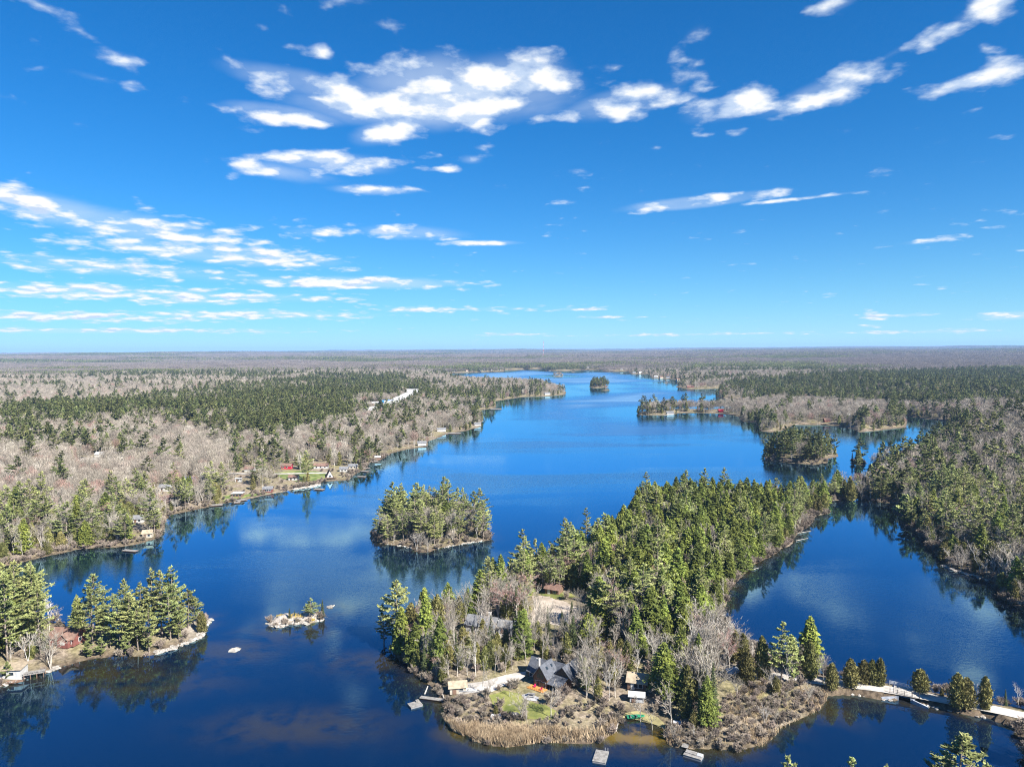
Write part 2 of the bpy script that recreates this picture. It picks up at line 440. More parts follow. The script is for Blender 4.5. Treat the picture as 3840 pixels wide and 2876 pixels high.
SEGS = []
for pl in [W1, W2] + list(ISL.values()):
    SEGS.append(np.hstack([pl, np.roll(pl, -1, 0)]))
SEGS = np.vstack(SEGS)


def seg_dist(x, y, segs, cap=1e6):
    x1, y1, x2, y2 = segs.T
    dx, dy = x2 - x1, y2 - y1
    L = dx * dx + dy * dy + 1e-9
    if len(x) <= 400:
        X, Y = x[:, None], y[:, None]
        t = np.minimum(np.maximum(((X - x1) * dx + (Y - y1) * dy) / L, 0), 1)
        return np.minimum(np.sqrt(((X - x1 - t * dx) ** 2 + (Y - y1 - t * dy) ** 2).min(1)), cap)
    best = np.full(x.shape, cap * cap)
    for a, b, c, d, l in zip(x1, y1, dx, dy, L):
        t = ((x - a) * c + (y - b) * d) / l
        np.clip(t, 0, 1, out=t)
        np.minimum(best, (x - a - t * c) ** 2 + (y - b - t * d) ** 2, out=best)
    return np.sqrt(best)


SEG_R = np.hypot(SEGS[:, 0], SEGS[:, 1]), np.hypot(SEGS[:, 2], SEGS[:, 3])


def shore_dist(x, y):
    """metres from the waterline, positive on land"""
    x, y = np.asarray(x, float).ravel(), np.asarray(y, float).ravel()
    w = inside(W1, x, y) | inside(W2, x, y) | inside(W3, x, y)
    for pl in ISL.values():
        w &= ~inside(pl, x, y)
    d = np.empty(x.shape)
    cap, n = 320.0, 3000
    for i in range(0, len(x), n):
        xs, ys = x[i:i + n], y[i:i + n]
        r = np.hypot(xs, ys)
        k = (np.maximum(*SEG_R) > r.min() - cap) & (np.minimum(*SEG_R) < r.max() + cap)
        k &= (np.maximum(SEGS[:, 0], SEGS[:, 2]) > xs.min() - cap) & (np.minimum(SEGS[:, 0], SEGS[:, 2]) < xs.max() + cap)
        k &= (np.maximum(SEGS[:, 1], SEGS[:, 3]) > ys.min() - cap) & (np.minimum(SEGS[:, 1], SEGS[:, 3]) < ys.max() + cap)
        d[i:i + n] = seg_dist(xs, ys, SEGS[k], cap) if k.any() else cap
    d[inside(W3, x, y)] = 1.5
    return np.where(w, -d, d)


def hash2(i, j, s):
    n = (i.astype(np.int64) * 374761393 + j.astype(np.int64) * 668265263 + s * 1442695041) & 0xffffffff
    n = ((n ^ (n >> 13)) * 1274126177) & 0xffffffff
    return ((n ^ (n >> 16)) & 0xffff) / 65535.0


def vnoise(x, y, s=0):
    xi, yi = np.floor(x), np.floor(y)
    fx, fy = x - xi, y - yi
    fx, fy = fx * fx * (3 - 2 * fx), fy * fy * (3 - 2 * fy)
    a, b = hash2(xi, yi, s), hash2(xi + 1, yi, s)
    c, d = hash2(xi, yi + 1, s), hash2(xi + 1, yi + 1, s)
    return (a * (1 - fx) + b * fx) * (1 - fy) + (c * (1 - fx) + d * fx) * fy


def fbm(x, y, s=0, o=4):
    v, a = 0, 0.5
    for k in range(o):
        v = v + a * vnoise(x * 2 ** k, y * 2 ** k, s + k)
        a *= 0.5
    return v


ROAD_PX = [(2800, 2530), (2973, 2538), (3070, 2552), (3148, 2562), (3240, 2572), (3336, 2584), (3451, 2606), (3554, 2626), (3712, 2655), (3840, 2682), (4000, 2720)]
ROAD = np.array([[(CAM_H - 1.5) / CAM_H * q for q in p] for p in px0(ROAD_PX)])
ROADSEG = np.hstack([ROAD[:-1], ROAD[1:]])
ISLET_SEG = np.hstack([GR, np.roll(GR, -1, 0)])


def height(x, y, sd=None):
    shp = np.shape(x)
    x, y = np.asarray(x, float).ravel(), np.asarray(y, float).ravel()
    if sd is None:
        sd = shore_dist(x, y)
    r = np.hypot(x, y)
    land = 0.12 + 2.3 * (1 - np.exp(-np.maximum(sd, 0) / 9.0))
    roll = np.clip((sd - 15) / 250, 0, 1)
    land = land + roll * (fbm(x / 260, y / 260, 3) * 18 - 3)
    far = np.clip((r - 2500) / 9000, 0, 1)
    land = land + far * fbm(x / 2300, y / 2300, 9, 3) * 95 + np.clip((r - 14000) / 8000, 0, 1) * 38
    land = land + 24 * np.exp(-(((x - 520) / 190) ** 2 + ((y - 620) / 260) ** 2)) * np.clip(sd / 80, 0, 1)
    land = land + np.clip(sd / 6, 0, 1) * (fbm(x / 9, y / 9, 21, 3) - 0.45) * 0.9
    near_road = (r < 330) & (sd > 0)
    if near_road.any():
        k = np.where(near_road)[0]
        dr = seg_dist(x[k], y[k], ROADSEG)
        wgt = np.clip((6.0 - dr) / 3.2, 0, 1)
        wgt = wgt * wgt * (3 - 2 * wgt)
        land[k] = land[k] * (1 - wgt) + 1.35 * wgt
    ig = inside(GR, x, y)
    if ig.any():
        land[ig] = 0.25 + np.minimum(sd[ig], 3.5) * 0.55 + (fbm(x[ig] / 2.2, y[ig] / 2.2, 5) - 0.45) * 1.3
    bed = -np.minimum(0.10 + 0.16 * -np.minimum(sd, 0), 5.0)
    return np.where(sd > 0, land, bed).reshape(shp)


def hz(x, y):
    return float(height(np.array([x]), np.array([y]))[0])


def at(u, v):
    """photograph pixel -> point on the terrain"""
    d = ROTN @ np.array([(u - CX) / F_PX, (CY - v) / F_PX, -1.0])
    z = 0.0
    for _ in range(5):
        k = (CAM_H - z) / -d[2]
        x, y = d[0] * k, d[1] * k
        z = max(0.0, hz(x, y))
    return Vector((x, y, z))


def at0(u, v, z=0.0):
    d = ROTN @ np.array([(u - CX) / F_PX, (CY - v) / F_PX, -1.0])
    k = (CAM_H - z) / -d[2]
    return Vector((d[0] * k, d[1] * k, z))


# ------------------------------------------------------------------ object helpers
def tag(o, label=None, cat=None, group=None, kind=None):
    if label:
        o['label'] = label
    if cat:
        o['category'] = cat
    if group:
        o['group'] = group
    if kind:
        o['kind'] = kind
    return o


def empty(name, loc, rz=0.0, label=None, cat=None, group=None):
    o = bpy.data.objects.new(name, None)
    o.empty_display_size = 0.5
    o.location = loc
    o.rotation_euler = (0, 0, rz)
    COL.objects.link(o)
    return tag(o, label, cat, group)


def mesh_np(name, V, F, mats=(), mi=None, smooth=False):
    me = bpy.data.meshes.new(name)
    V = np.asarray(V, np.float32)
    F = np.asarray(F, np.int32)
    n, k = F.shape
    me.vertices.add(len(V))
    me.vertices.foreach_set('co', V.ravel())
    me.loops.add(n * k)
    me.loops.foreach_set('vertex_index', F.ravel())
    me.polygons.add(n)
    me.polygons.foreach_set('loop_start', np.arange(0, n * k, k, dtype=np.int32))
    for m in mats:
        me.materials.append(m)
    if mi is not None:
        me.polygons.foreach_set('material_index', np.asarray(mi, np.int32))
    if smooth:
        me.polygons.foreach_set('use_smooth', np.ones(n, bool))
    me.update(calc_edges=True)
    return me


class MB:
    """collects boxes, tubes, slabs; build() links them as one mesh"""
    def __init__(s):
        s.v, s.f = [], []

    def add(s, vs, fs):
        o = len(s.v)
        s.v += [tuple(p) for p in vs]
        s.f += [tuple(i + o for i in f) for f in fs]
        return s

    def box(s, x0, x1, y0, y1, z0, z1):
        return s.add([(x0, y0, z0), (x1, y0, z0), (x1, y1, z0), (x0, y1, z0), (x0, y0, z1), (x1, y0, z1), (x1, y1, z1), (x0, y1, z1)],
                     [(0, 3, 2, 1), (4, 5, 6, 7), (0, 1, 5, 4), (1, 2, 6, 5), (2, 3, 7, 6), (3, 0, 4, 7)])

    def tube(s, a, b, r0, r1=None, n=6):
        r1 = r0 if r1 is None else r1
        a, b = Vector(a), Vector(b)
        d = (b - a).normalized()
        u = d.orthogonal().normalized()
        w = d.cross(u)
        vs = []
        for p, r in ((a, r0), (b, r1)):
            for k in range(n):
                t = 2 * math.pi * k / n
                vs.append(p + (u * math.cos(t) + w * math.sin(t)) * r)
        fs = [(k, (k + 1) % n, n + (k + 1) % n, n + k) for k in range(n)]
        fs += [tuple(range(n - 1, -1, -1)), tuple(range(n, 2 * n))]
        return s.add(vs, fs)

    def slab(s, quad, th):
        """a quad given as four corners of its top face, thickened downwards"""
        q = [Vector(p) for p in quad]
        n = (q[1] - q[0]).cross(q[3] - q[0]).normalized()
        if n.z < 0:
            n = -n
        lo = [p - n * th for p in q]
        return s.add(q + lo, [(0, 1, 2, 3), (7, 6, 5, 4), (0, 4, 5, 1), (1, 5, 6, 2), (2, 6, 7, 3), (3, 7, 4, 0)])

    def prism(s, pts, y0, y1):
        """polygon in x,z drawn out along y"""
        n = len(pts)
        vs = [(x, y0, z) for x, z in pts] + [(x, y1, z) for x, z in pts]
        fs = [tuple(range(n)), tuple(range(2 * n - 1, n - 1, -1))]
        fs += [(k, n + k, n + (k + 1) % n, (k + 1) % n) for k in range(n)]
        return s.add(vs, fs)

    def build(s, name, mat, parent=None, loc=None, rz=0.0, smooth=False):
        me = bpy.data.meshes.new(name)
        me.from_pydata(s.v, [], s.f)
        bm = bmesh.new()
        bm.from_mesh(me)
        bmesh.ops.recalc_face_normals(bm, faces=bm.faces)
        bm.to_mesh(me)
        bm.free()
        if smooth:
            for p in me.polygons:
                p.use_smooth = True
        me.materials.append(mat)
        o = bpy.data.objects.new(name, me)
        if parent is not None:
            o.parent = parent
        if loc is not None:
            o.location = loc
        o.rotation_euler = (0, 0, rz)
        COL.objects.link(o)
        return o


def copy_tree(o, parent=None):
    c = o.copy()
    COL.objects.link(c)
    c.parent = parent
    for ch in o.children:
        if ch is not c:
            copy_tree(ch, c)
    return c


#==SETTING==
# ------------------------------------------------------------------ the ground and the lake
def fan(radii, angles):
    """polar sheet round the camera's foot: vertices and quads"""
    nr, na = len(radii), len(angles)
    rr, aa = np.meshgrid(radii, angles, indexing='ij')
    x, y = rr * np.sin(aa), rr * np.cos(aa)
    i, j = np.meshgrid(np.arange(nr - 1), np.arange(na), indexing='ij')
    j2 = (j + 1) % na
    F = np.stack([i * na + j, i * na + j2, (i + 1) * na + j2, (i + 1) * na + j], -1).reshape(-1, 4)
    return x.ravel(), y.ravel(), F


def geo(a, b, k):
    n = max(2, int(math.log(b / a) / k))
    return np.geomspace(a, b, n, endpoint=False)


ANG = np.concatenate([np.linspace(-48, 48, 420), np.linspace(54, 306, 22)]) * math.pi / 180
RAD = np.concatenate([[2.0], geo(20, 140, .06), geo(140, 620, .0052), geo(620, 3200, .0085), geo(3200, 24000, .03), [24000.0, 40000.0]])
gx, gy, GF = fan(RAD, ANG)
gsd = shore_dist(gx, gy)
gz = height(gx, gy, gsd)
gz[np.hypot(gx, gy) > 30000] = 0.5


def point_attr(me, name, vals):
    a = me.attributes.new(name, 'FLOAT', 'POINT')
    a.data.foreach_set('value', np.asarray(vals, np.float32))


def ground_material():
    m = bpy.data.materials.new('forest floor and shore')
    m.use_nodes = True
    t = NT(m.node_tree)
    bs = t.n['Principled BSDF']
    tc = t.node('ShaderNodeTexCoord')
    P = tc.outputs['Object']
    n1 = t.smooth(t.noise(P, 0.06, 5, 0.6), 0.35, 0.65)
    n2 = t.smooth(t.noise(P, 0.9, 5, 0.65), 0.35, 0.68)
    litter = t.mix(n2, (0.14, 0.110, 0.082), (0.31, 0.255, 0.20))
    grassy = t.mix(n2, (0.13, 0.12, 0.055), (0.27, 0.235, 0.12))
    col = t.mix(n1, litter, grassy)
    rk = t.node('ShaderNodeAttribute', attribute_name='rock')
    n3 = t.smooth(t.noise(P, 1.6, 6, 0.7), 0.3, 0.7)
    rock = t.mix(n3, (0.23, 0.20, 0.17), (0.42, 0.38, 0.335))
    col = t.mix(rk.outputs['Fac'], col, rock)
    bd = t.node('ShaderNodeAttribute', attribute_name='bed')
    bedc = t.mix(n2, (0.10, 0.07, 0.03), (0.22, 0.15, 0.06))
    col = t.mix(bd.outputs['Fac'], col, bedc)
    sh = t.node('ShaderNodeAttribute', attribute_name='wet')
    col = t.mix(sh.outputs['Fac'], col, t.mix(n2, (0.055, 0.042, 0.030), (0.15, 0.115, 0.080)))
    t.link(col, bs.inputs['Base Color'])
    bs.inputs['Roughness'].default_value = 0.95
    bs.inputs['Specular IOR Level'].default_value = 0.15
    b = t.node('ShaderNodeBump')
    b.inputs['Strength'].default_value = 0.6
    b.inputs['Distance'].default_value = 0.25
    t.link(t.noise(P, 1.3, 5, 0.65), b.inputs['Height'])
    t.link(b.outputs[0], bs.inputs['Normal'])
    return m


gm = mesh_np('ground', np.stack([gx, gy, gz], 1), GF, [ground_material()], smooth=True)
rock = np.zeros(len(gx))
rock[inside(GR, gx, gy)] = 1.0
tip = np.hypot(gx - at0(745, 2360).x, gy - at0(745, 2360).y)
rocky = np.clip(1 - np.abs(gsd - 0.5) / 2.6, 0, 1) * (gsd > -1)
rn = fbm(gx / 14, gy / 14, 31)
rock = np.maximum(rock, rocky * np.clip((rn - 0.50) * 5, 0, 1) * 0.6)
rock = np.maximum(rock, np.clip(1 - tip / 13, 0, 1) * (gsd > 0) * 0.9)
point_attr(gm, 'rock', rock)
point_attr(gm, 'wet', np.clip(1.15 - np.maximum(gsd, 0) / 5, 0, 1) * (1 - np.clip(rock * 1.3, 0, 1)))
point_attr(gm, 'bed', np.clip(-gsd / 0.8, 0, 1))
ground = bpy.data.objects.new('ground', gm)
COL.objects.link(ground)
tag(ground, 'rolling leaf-littered land around the lake reaching the horizon', 'ground', kind='structure')

# water
WANG = np.concatenate([np.linspace(-48, 48, 300), np.linspace(58, 302, 16)]) * math.pi / 180
WRAD = np.concatenate([[2.0], geo(30, 140, .1), geo(140, 420, .009), geo(420, 6000, .03), [6000.0]])
wx, wy, WF = fan(WRAD, WANG)
wsd = shore_dist(wx, wy)


def water_material():
    m = bpy.data.materials.new('lake water')
    m.use_nodes = True
    t = NT(m.node_tree)
    bs = t.n['Principled BSDF']
    tc = t.node('ShaderNodeTexCoord')
    P = tc.outputs['Object']
    sh = t.node('ShaderNodeAttribute', attribute_name='shallow').outputs['Fac']
    nn = t.noise(P, 0.12, 4, 0.6)
    shn = t.math('MULTIPLY', sh, t.smooth(nn, 0.25, 0.6), clamp=True)
    # lake bed seen through thin water: ochre where it is thinnest, olive brown, then the deep blue
    col = t.mix(t.smooth(shn, 0.0, 0.45), (0.0008, 0.0075, 0.026), (0.026, 0.022, 0.010))
    col = t.mix(t.smooth(shn, 0.45, 1.0), col, (0.15, 0.100, 0.018))
    t.link(col, bs.inputs['Base Color'])
    bs.inputs['Specular IOR Level'].default_value = 0.0
    bs.inputs['Roughness'].default_value = 0.6
    # wind lanes: long bands across the lake
    mp = t.node('ShaderNodeMapping')
    mp.inputs['Scale'].default_value = (0.0035, 0.0125, 1)
    mp.inputs['Rotation'].default_value = (0, 0, R(12))
    t.link(P, mp.inputs[0])
    wn = t.noise(mp.outputs[0], 1.0, 4.0, 0.55, 0.6)
    wind = t.smooth(wn, 0.40, 0.62)
    lee = t.node('ShaderNodeAttribute', attribute_name='lee').outputs['Fac']
    wind = t.math('MULTIPLY', wind, lee)
    opn = t.node('ShaderNodeAttribute', attribute_name='open').outputs['Fac']
    wind = t.math('MAXIMUM', wind, t.math('MULTIPLY', opn, t.math('MULTIPLY_ADD', t.smooth(wn, 0.25, 0.6), 1.0, 0.45)))
    rg = t.math('ADD', t.math('MULTIPLY_ADD', wind, 0.20, 0.02), t.math('MULTIPLY', opn, 0.16))
    m2 = t.node('ShaderNodeMapping')
    m2.inputs['Scale'].default_value = (0.55, 1.5, 1)
    m2.inputs['Rotation'].default_value = (0, 0, R(-22))
    t.link(P, m2.inputs[0])
    rip = t.noise(m2.outputs[0], 0.9, 3.0, 0.6, 0.3)
    b = t.node('ShaderNodeBump')
    b.inputs['Distance'].default_value = 0.30
    t.put(b.inputs['Strength'], t.math('MULTIPLY_ADD', wind, 0.42, 0.022))
    t.link(rip, b.inputs['Height'])
    t.link(b.outputs[0], bs.inputs['Normal'])
    # the mirror of the surface over the body colour
    gl = t.node('ShaderNodeBsdfGlossy')
    gl.inputs['Color'].default_value = (0.46, 0.80, 1.0, 1)
    t.link(rg, gl.inputs['Roughness'])
    t.link(b.outputs[0], gl.inputs['Normal'])
    fr = t.node('ShaderNodeFresnel')
    fr.inputs['IOR'].default_value = 1.5
    t.link(b.outputs[0], fr.inputs['Normal'])
    mx = t.node('ShaderNodeMixShader')
    t.put(mx.inputs[0], t.math('MINIMUM', t.math('MULTIPLY', t.math('POWER', fr.outputs[0], 1.2), 2.9), 0.90))
    t.link(bs.outputs[0], mx.inputs[1])
    t.link(gl.outputs[0], mx.inputs[2])
    t.link(mx.outputs[0], t.n['Material Output'].inputs[0])
    return m


wm = mesh_np('lake', np.stack([wx, wy, np.zeros(len(wx))], 1), WF, [water_material()])
shal = np.exp(-np.maximum(-wsd, 0) / 4.0) * 0.50
for (u, v, ru, rv, a) in [(2430, 2758, 19, 7, 1.0), (2380, 2735, 11, 6, .8), (1770, 2745, 8, 5, .9), (1830, 2700, 6, 5, .9), (300, 2520, 26, 9, .5), (860, 2440, 16, 10, .5), (1230, 2290, 10, 11, .45),
                          (1080, 2370, 18, 11, .45), (2060, 2800, 30, 5, .35), (1380, 2480, 20, 10, .35), (560, 2560, 26, 10, .35), (3080, 2660, 12, 9, .4), (3380, 2640, 10, 7, .35), (1120, 2720, 26, 10, .38)]:
    c = at0(u, v)
    shal = np.maximum(shal, a * np.exp(-((wx - c.x) / ru) ** 2 - ((wy - c.y) / rv) ** 2))
shal[wsd > 0] = 0.6
point_attr(wm, 'shallow', shal)
# sheltered water near the shores stays smooth
point_attr(wm, 'open', np.clip((np.hypot(wx, wy) - 520) / 500, 0, 1) * np.clip((np.maximum(-wsd, 0) - 25) / 120, 0, 1) * (wx < .55 * wy))
point_attr(wm, 'lee', np.clip((np.maximum(-wsd, 0) - 12) / 80, 0.0, 1.0))
lake = bpy.data.objects.new('water', wm)
COL.objects.link(lake)
tag(lake, 'deep blue lake water with wind lanes and dark tree reflections', 'lake', kind='structure')


# ------------------------------------------------------------------ ground sheets
def sheet(name, pts, mat, label, cat, lift=0.10, step=1.6, kind='structure', px=True, jitter=0.0):
    P = [at(u, v) for u, v in pts] if px else [Vector((x, y, 0)) for x, y in pts]
    bnd = []
    for a, b in zip(P, P[1:] + P[:1]):
        n = max(1, int((b - a).length / step))
        for k in range(n):
            q = a.lerp(b, k / n)
            bnd.append((q.x + random.uniform(-1, 1) * jitter, q.y + random.uniform(-1, 1) * jitter))
    pl = np.array(bnd)
    xs = np.arange(pl[:, 0].min(), pl[:, 0].max(), step)
    ys = np.arange(pl[:, 1].min(), pl[:, 1].max(), step)
    X, Y = [q.ravel() for q in np.meshgrid(xs, ys)]
    k = inside(pl, X, Y)
    X, Y = X[k], Y[k]
    sg = np.hstack([pl, np.roll(pl, -1, 0)])
    k = seg_dist(X, Y, sg) > step * 0.35
    vin = [Vector(p) for p in bnd] + [Vector((a, b)) for a, b in zip(X[k], Y[k])]
    n = len(bnd)
    res = geometry.delaunay_2d_cdt(vin, [(i, (i + 1) % n) for i in range(n)], [], 1, 1e-4)
    V = np.array([(p.x, p.y) for p in res[0]])
    z = np.maximum(height(V[:, 0], V[:, 1]), 0.02) + lift
    F = np.array([f for f in res[2] if len(f) == 3])
    # faces up
    a, b, c = V[F[:, 0]], V[F[:, 1]], V[F[:, 2]]
    cr = (b[:, 0] - a[:, 0]) * (c[:, 1] - a[:, 1]) - (b[:, 1] - a[:, 1]) * (c[:, 0] - a[:, 0])
    F[cr < 0] = F[cr < 0][:, ::-1]
    o = bpy.data.objects.new(name, mesh_np(name, np.column_stack([V, z]), F, [mat], smooth=True))
    COL.objects.link(o)
    tag(o, label, cat, kind=kind)
    CLEAR.append(pl)
    return o


def ribbon(name, line, half, mat, label, cat, lift=0.12, step=2.0, zfix=None):
    """a road along a line of points in metres"""
    pts = []
    for a, b in zip(line[:-1], line[1:]):
        n = max(1, int(np.hypot(*(b - a)) / step))
        pts += [a + (b - a) * k / n for k in range(n)]
    pts.append(line[-1])
    pts = np.array(pts)
    for _ in range(3):
        pts[1:-1] = (pts[:-2] + 2 * pts[1:-1] + pts[2:]) / 4
    tg = np.gradient(pts, axis=0)
    tg /= np.hypot(*tg.T)[:, None]
    nrm = np.stack([-tg[:, 1], tg[:, 0]], 1)
    cols = []
    for k in (-1, -.5, 0, .5, 1):
        q = pts + nrm * half * k * (1 + 0.08 * (RNG.random((len(pts), 1)) - .5))
        z = np.maximum(height(q[:, 0], q[:, 1]), 0.9 if zfix else 0.0) + lift
        if zfix:
            z = np.maximum(z, zfix)
        cols.append(np.column_stack([q, z]))
    V = np.concatenate(cols)
    n = len(pts)
    F = []
    for c in range(4):
        for i in range(n - 1):
            F.append((c * n + i, (c + 1) * n + i, (c + 1) * n + i + 1, c * n + i + 1))
    F = np.array(F)[:, ::-1]
    o = bpy.data.objects.new(name, mesh_np(name, V, F, [mat], smooth=True))
    COL.objects.link(o)
    tag(o, label, cat, kind='structure')
    CLEAR.append(np.vstack([pts + nrm * (half + .8), (pts - nrm * (half + .8))[::-1]]))
    return o


CLEAR = []
sheet('lawn', [(1835, 2606), (1890, 2588), (1950, 2600), (1990, 2630), (2045, 2645), (2090, 2668), (2088, 2690), (2040, 2702), (1980, 2694), (1905, 2672), (1850, 2646)], M_LAWN,
      'sunlit yellow-green lawn in front of the log house', 'lawn', jitter=.25)
sheet('driveway', [(1676, 2592), (1720, 2566), (1800, 2558), (1870, 2538), (1935, 2524), (1972, 2520), (1962, 2546), (1890, 2574), (1846, 2596), (1790, 2598), (1730, 2606)], M_GRAVEL,
      'bright gravel driveway leading from the log house to the shore', 'driveway', jitter=.3)
sheet('patio', [(1957, 2606), (1984, 2599), (2022, 2616), (2012, 2630), (1968, 2624)], M_PAVE, 'pale grey paved patio below the honey-coloured deck', 'patio', 0.14, 1.2)
sheet('clearing', [(1987, 2300), (2008, 2270), (1998, 2236), (2033, 2233), (2126, 2258), (2174, 2290), (2168, 2330), (2132, 2350), (2049, 2340), (2000, 2336)], M_SAND,
      'pale sandy clearing in the woods behind the log house', 'clearing', jitter=.5)
sheet('clearing_lawn', [(2008, 2211), (2050, 2224), (2110, 2222), (2162, 2212), (2172, 2240), (2080, 2246), (2036, 2234)], M_LAWN, 'strip of grass beside the brown-roofed shed in the woods', 'lawn', jitter=.4)
sheet('parking_area', [(1862, 2352), (1905, 2345), (1932, 2400), (1918, 2428), (1880, 2420)], M_GRAVEL, 'gravel parking patch beside the grey-roofed house', 'driveway', jitter=.4)
sheet('beach', [(2335, 2692), (2344, 2672), (2400, 2668), (2470, 2690), (2496, 2716), (2500, 2736), (2450, 2716), (2390, 2700)], M_SHOREGRASS, 'straw-coloured grassy landing at the ochre shallows', 'beach', 0.08, jitter=.2)
ribbon('road', ROAD, 2.1, M_GRAVEL, 'pale gravel road running along the narrow causeway', 'road', 0.14, zfix=1.5)
# far shore lawns and the highway
sheet('shore_lawn', [(830, 1862), (880, 1856), (905, 1860), (985, 1850), (1000, 1853), (911, 1873), (840, 1886)], M_LAWNG, 'green lawn around the flat-roofed boathouse', 'lawn', 0.25, 4, jitter=1)
sheet('hillside_lawn', [(1030, 1772), (1100, 1766), (1190, 1766), (1230, 1776), (1250, 1800), (1200, 1803), (1195, 1806), (1120, 1806), (1060, 1796)], M_LAWNG,
      'grassy slope between the bright red house and the brown A-frame', 'lawn', 0.25, 4, jitter=1.5)
lane = np.array([(p.x, p.y) for p in [at(u, v) for u, v in [(820, 1776), (900, 1777), (1000, 1779), (1120, 1777), (1230, 1775)]]])
ribbon('lane', lane, 2.2, M_GRAVEL, 'narrow pale lane between the lakeshore cottages', 'lane', 0.4, 6)
hw = np.array([(p.x, p.y) for p in [at0(u, v, 6) for u, v in [(1372, 1566), (1385, 1562), (1420, 1549), (1470, 1530), (1520, 1505), (1552, 1484), (1558, 1477), (1535, 1471)]]])
ribbon('highway', hw, 13, M_ASPH, 'wide sun-bleached highway curving through the forest', 'road', 7.0, 20)
yard = sheet('works_yard', [(1330, 1545), (1345, 1530), (1440, 1522), (1475, 1512), (1470, 1520), (1440, 1535)], M_SAND, 'bare yard beside the highway', 'yard', 1.0, 14)
# ------------------------------------------------------------------ trees
def unit(a):
    return a / (np.linalg.norm(a, axis=-1, keepdims=True) + 1e-9)


def quads_at(P, T, N, ln, wd):
    """leaf-sized rhombs: centre P, long axis T, facing N"""
    T = unit(T)
    B = unit(np.cross(N, T))
    ln, wd = ln[:, None], wd[:, None]
    V = np.stack([P - T * ln * .5, P + B * wd * .5 + T * ln * .08, P + T * ln * .5, P - B * wd * .5 + T * ln * .08], 1).reshape(-1, 3)
    F = np.arange(len(V)).reshape(-1, 4)
    return V, F


def prisms(A, B, r0, r1, n=3):
    """tapered twigs from A to B as n-sided tubes (quads, open ends)"""
    d = unit(B - A)
    ref = np.where(np.abs(d[:, 2:3]) > 0.9, np.array([[1., 0, 0]]), np.array([[0, 0, 1.]]))
    u = unit(np.cross(d, ref))
    w = np.cross(d, u)
    ring0, ring1 = [], []
    for k in range(n):
        t = 2 * math.pi * k / n
        o = u * math.cos(t) + w * math.sin(t)
        ring0.append(A + o * r0[:, None])
        ring1.append(B + o * r1[:, None])
    V = np.stack(ring0 + ring1, 1).reshape(-1, 3)
    m = len(A)
    base = (np.arange(m) * 2 * n)[:, None]
    F = np.concatenate([base + np.array([[k, (k + 1) % n, n + (k + 1) % n, n + k]]) for k in range(n)])
    return V, F


def merge(parts):
    V, F, M, o = [], [], [], 0
    for v, f, m in parts:
        V.append(v)
        F.append(f + o)
        M.append(np.full(len(f), m))
        o += len(v)
    return np.concatenate(V), np.concatenate(F), np.concatenate(M)


def trunk_line(rg, h, bend, n=6):
    z = np.linspace(-0.4, h, n)
    off = np.cumsum(rg.normal(0, bend, (n, 2)), 0)
    off -= off[0]
    return np.column_stack([off, z])


def trunk_mesh(line, r0, n=6):
    k = len(line)
    rr = r0 * np.linspace(1, 0.08, k) ** 0.9
    return prisms(line[:-1], line[1:], rr[:-1], rr[1:], n)


def on_line(line, z):
    return np.column_stack([np.interp(z, line[:, 2], line[:, i]) for i in range(2)] + [z])


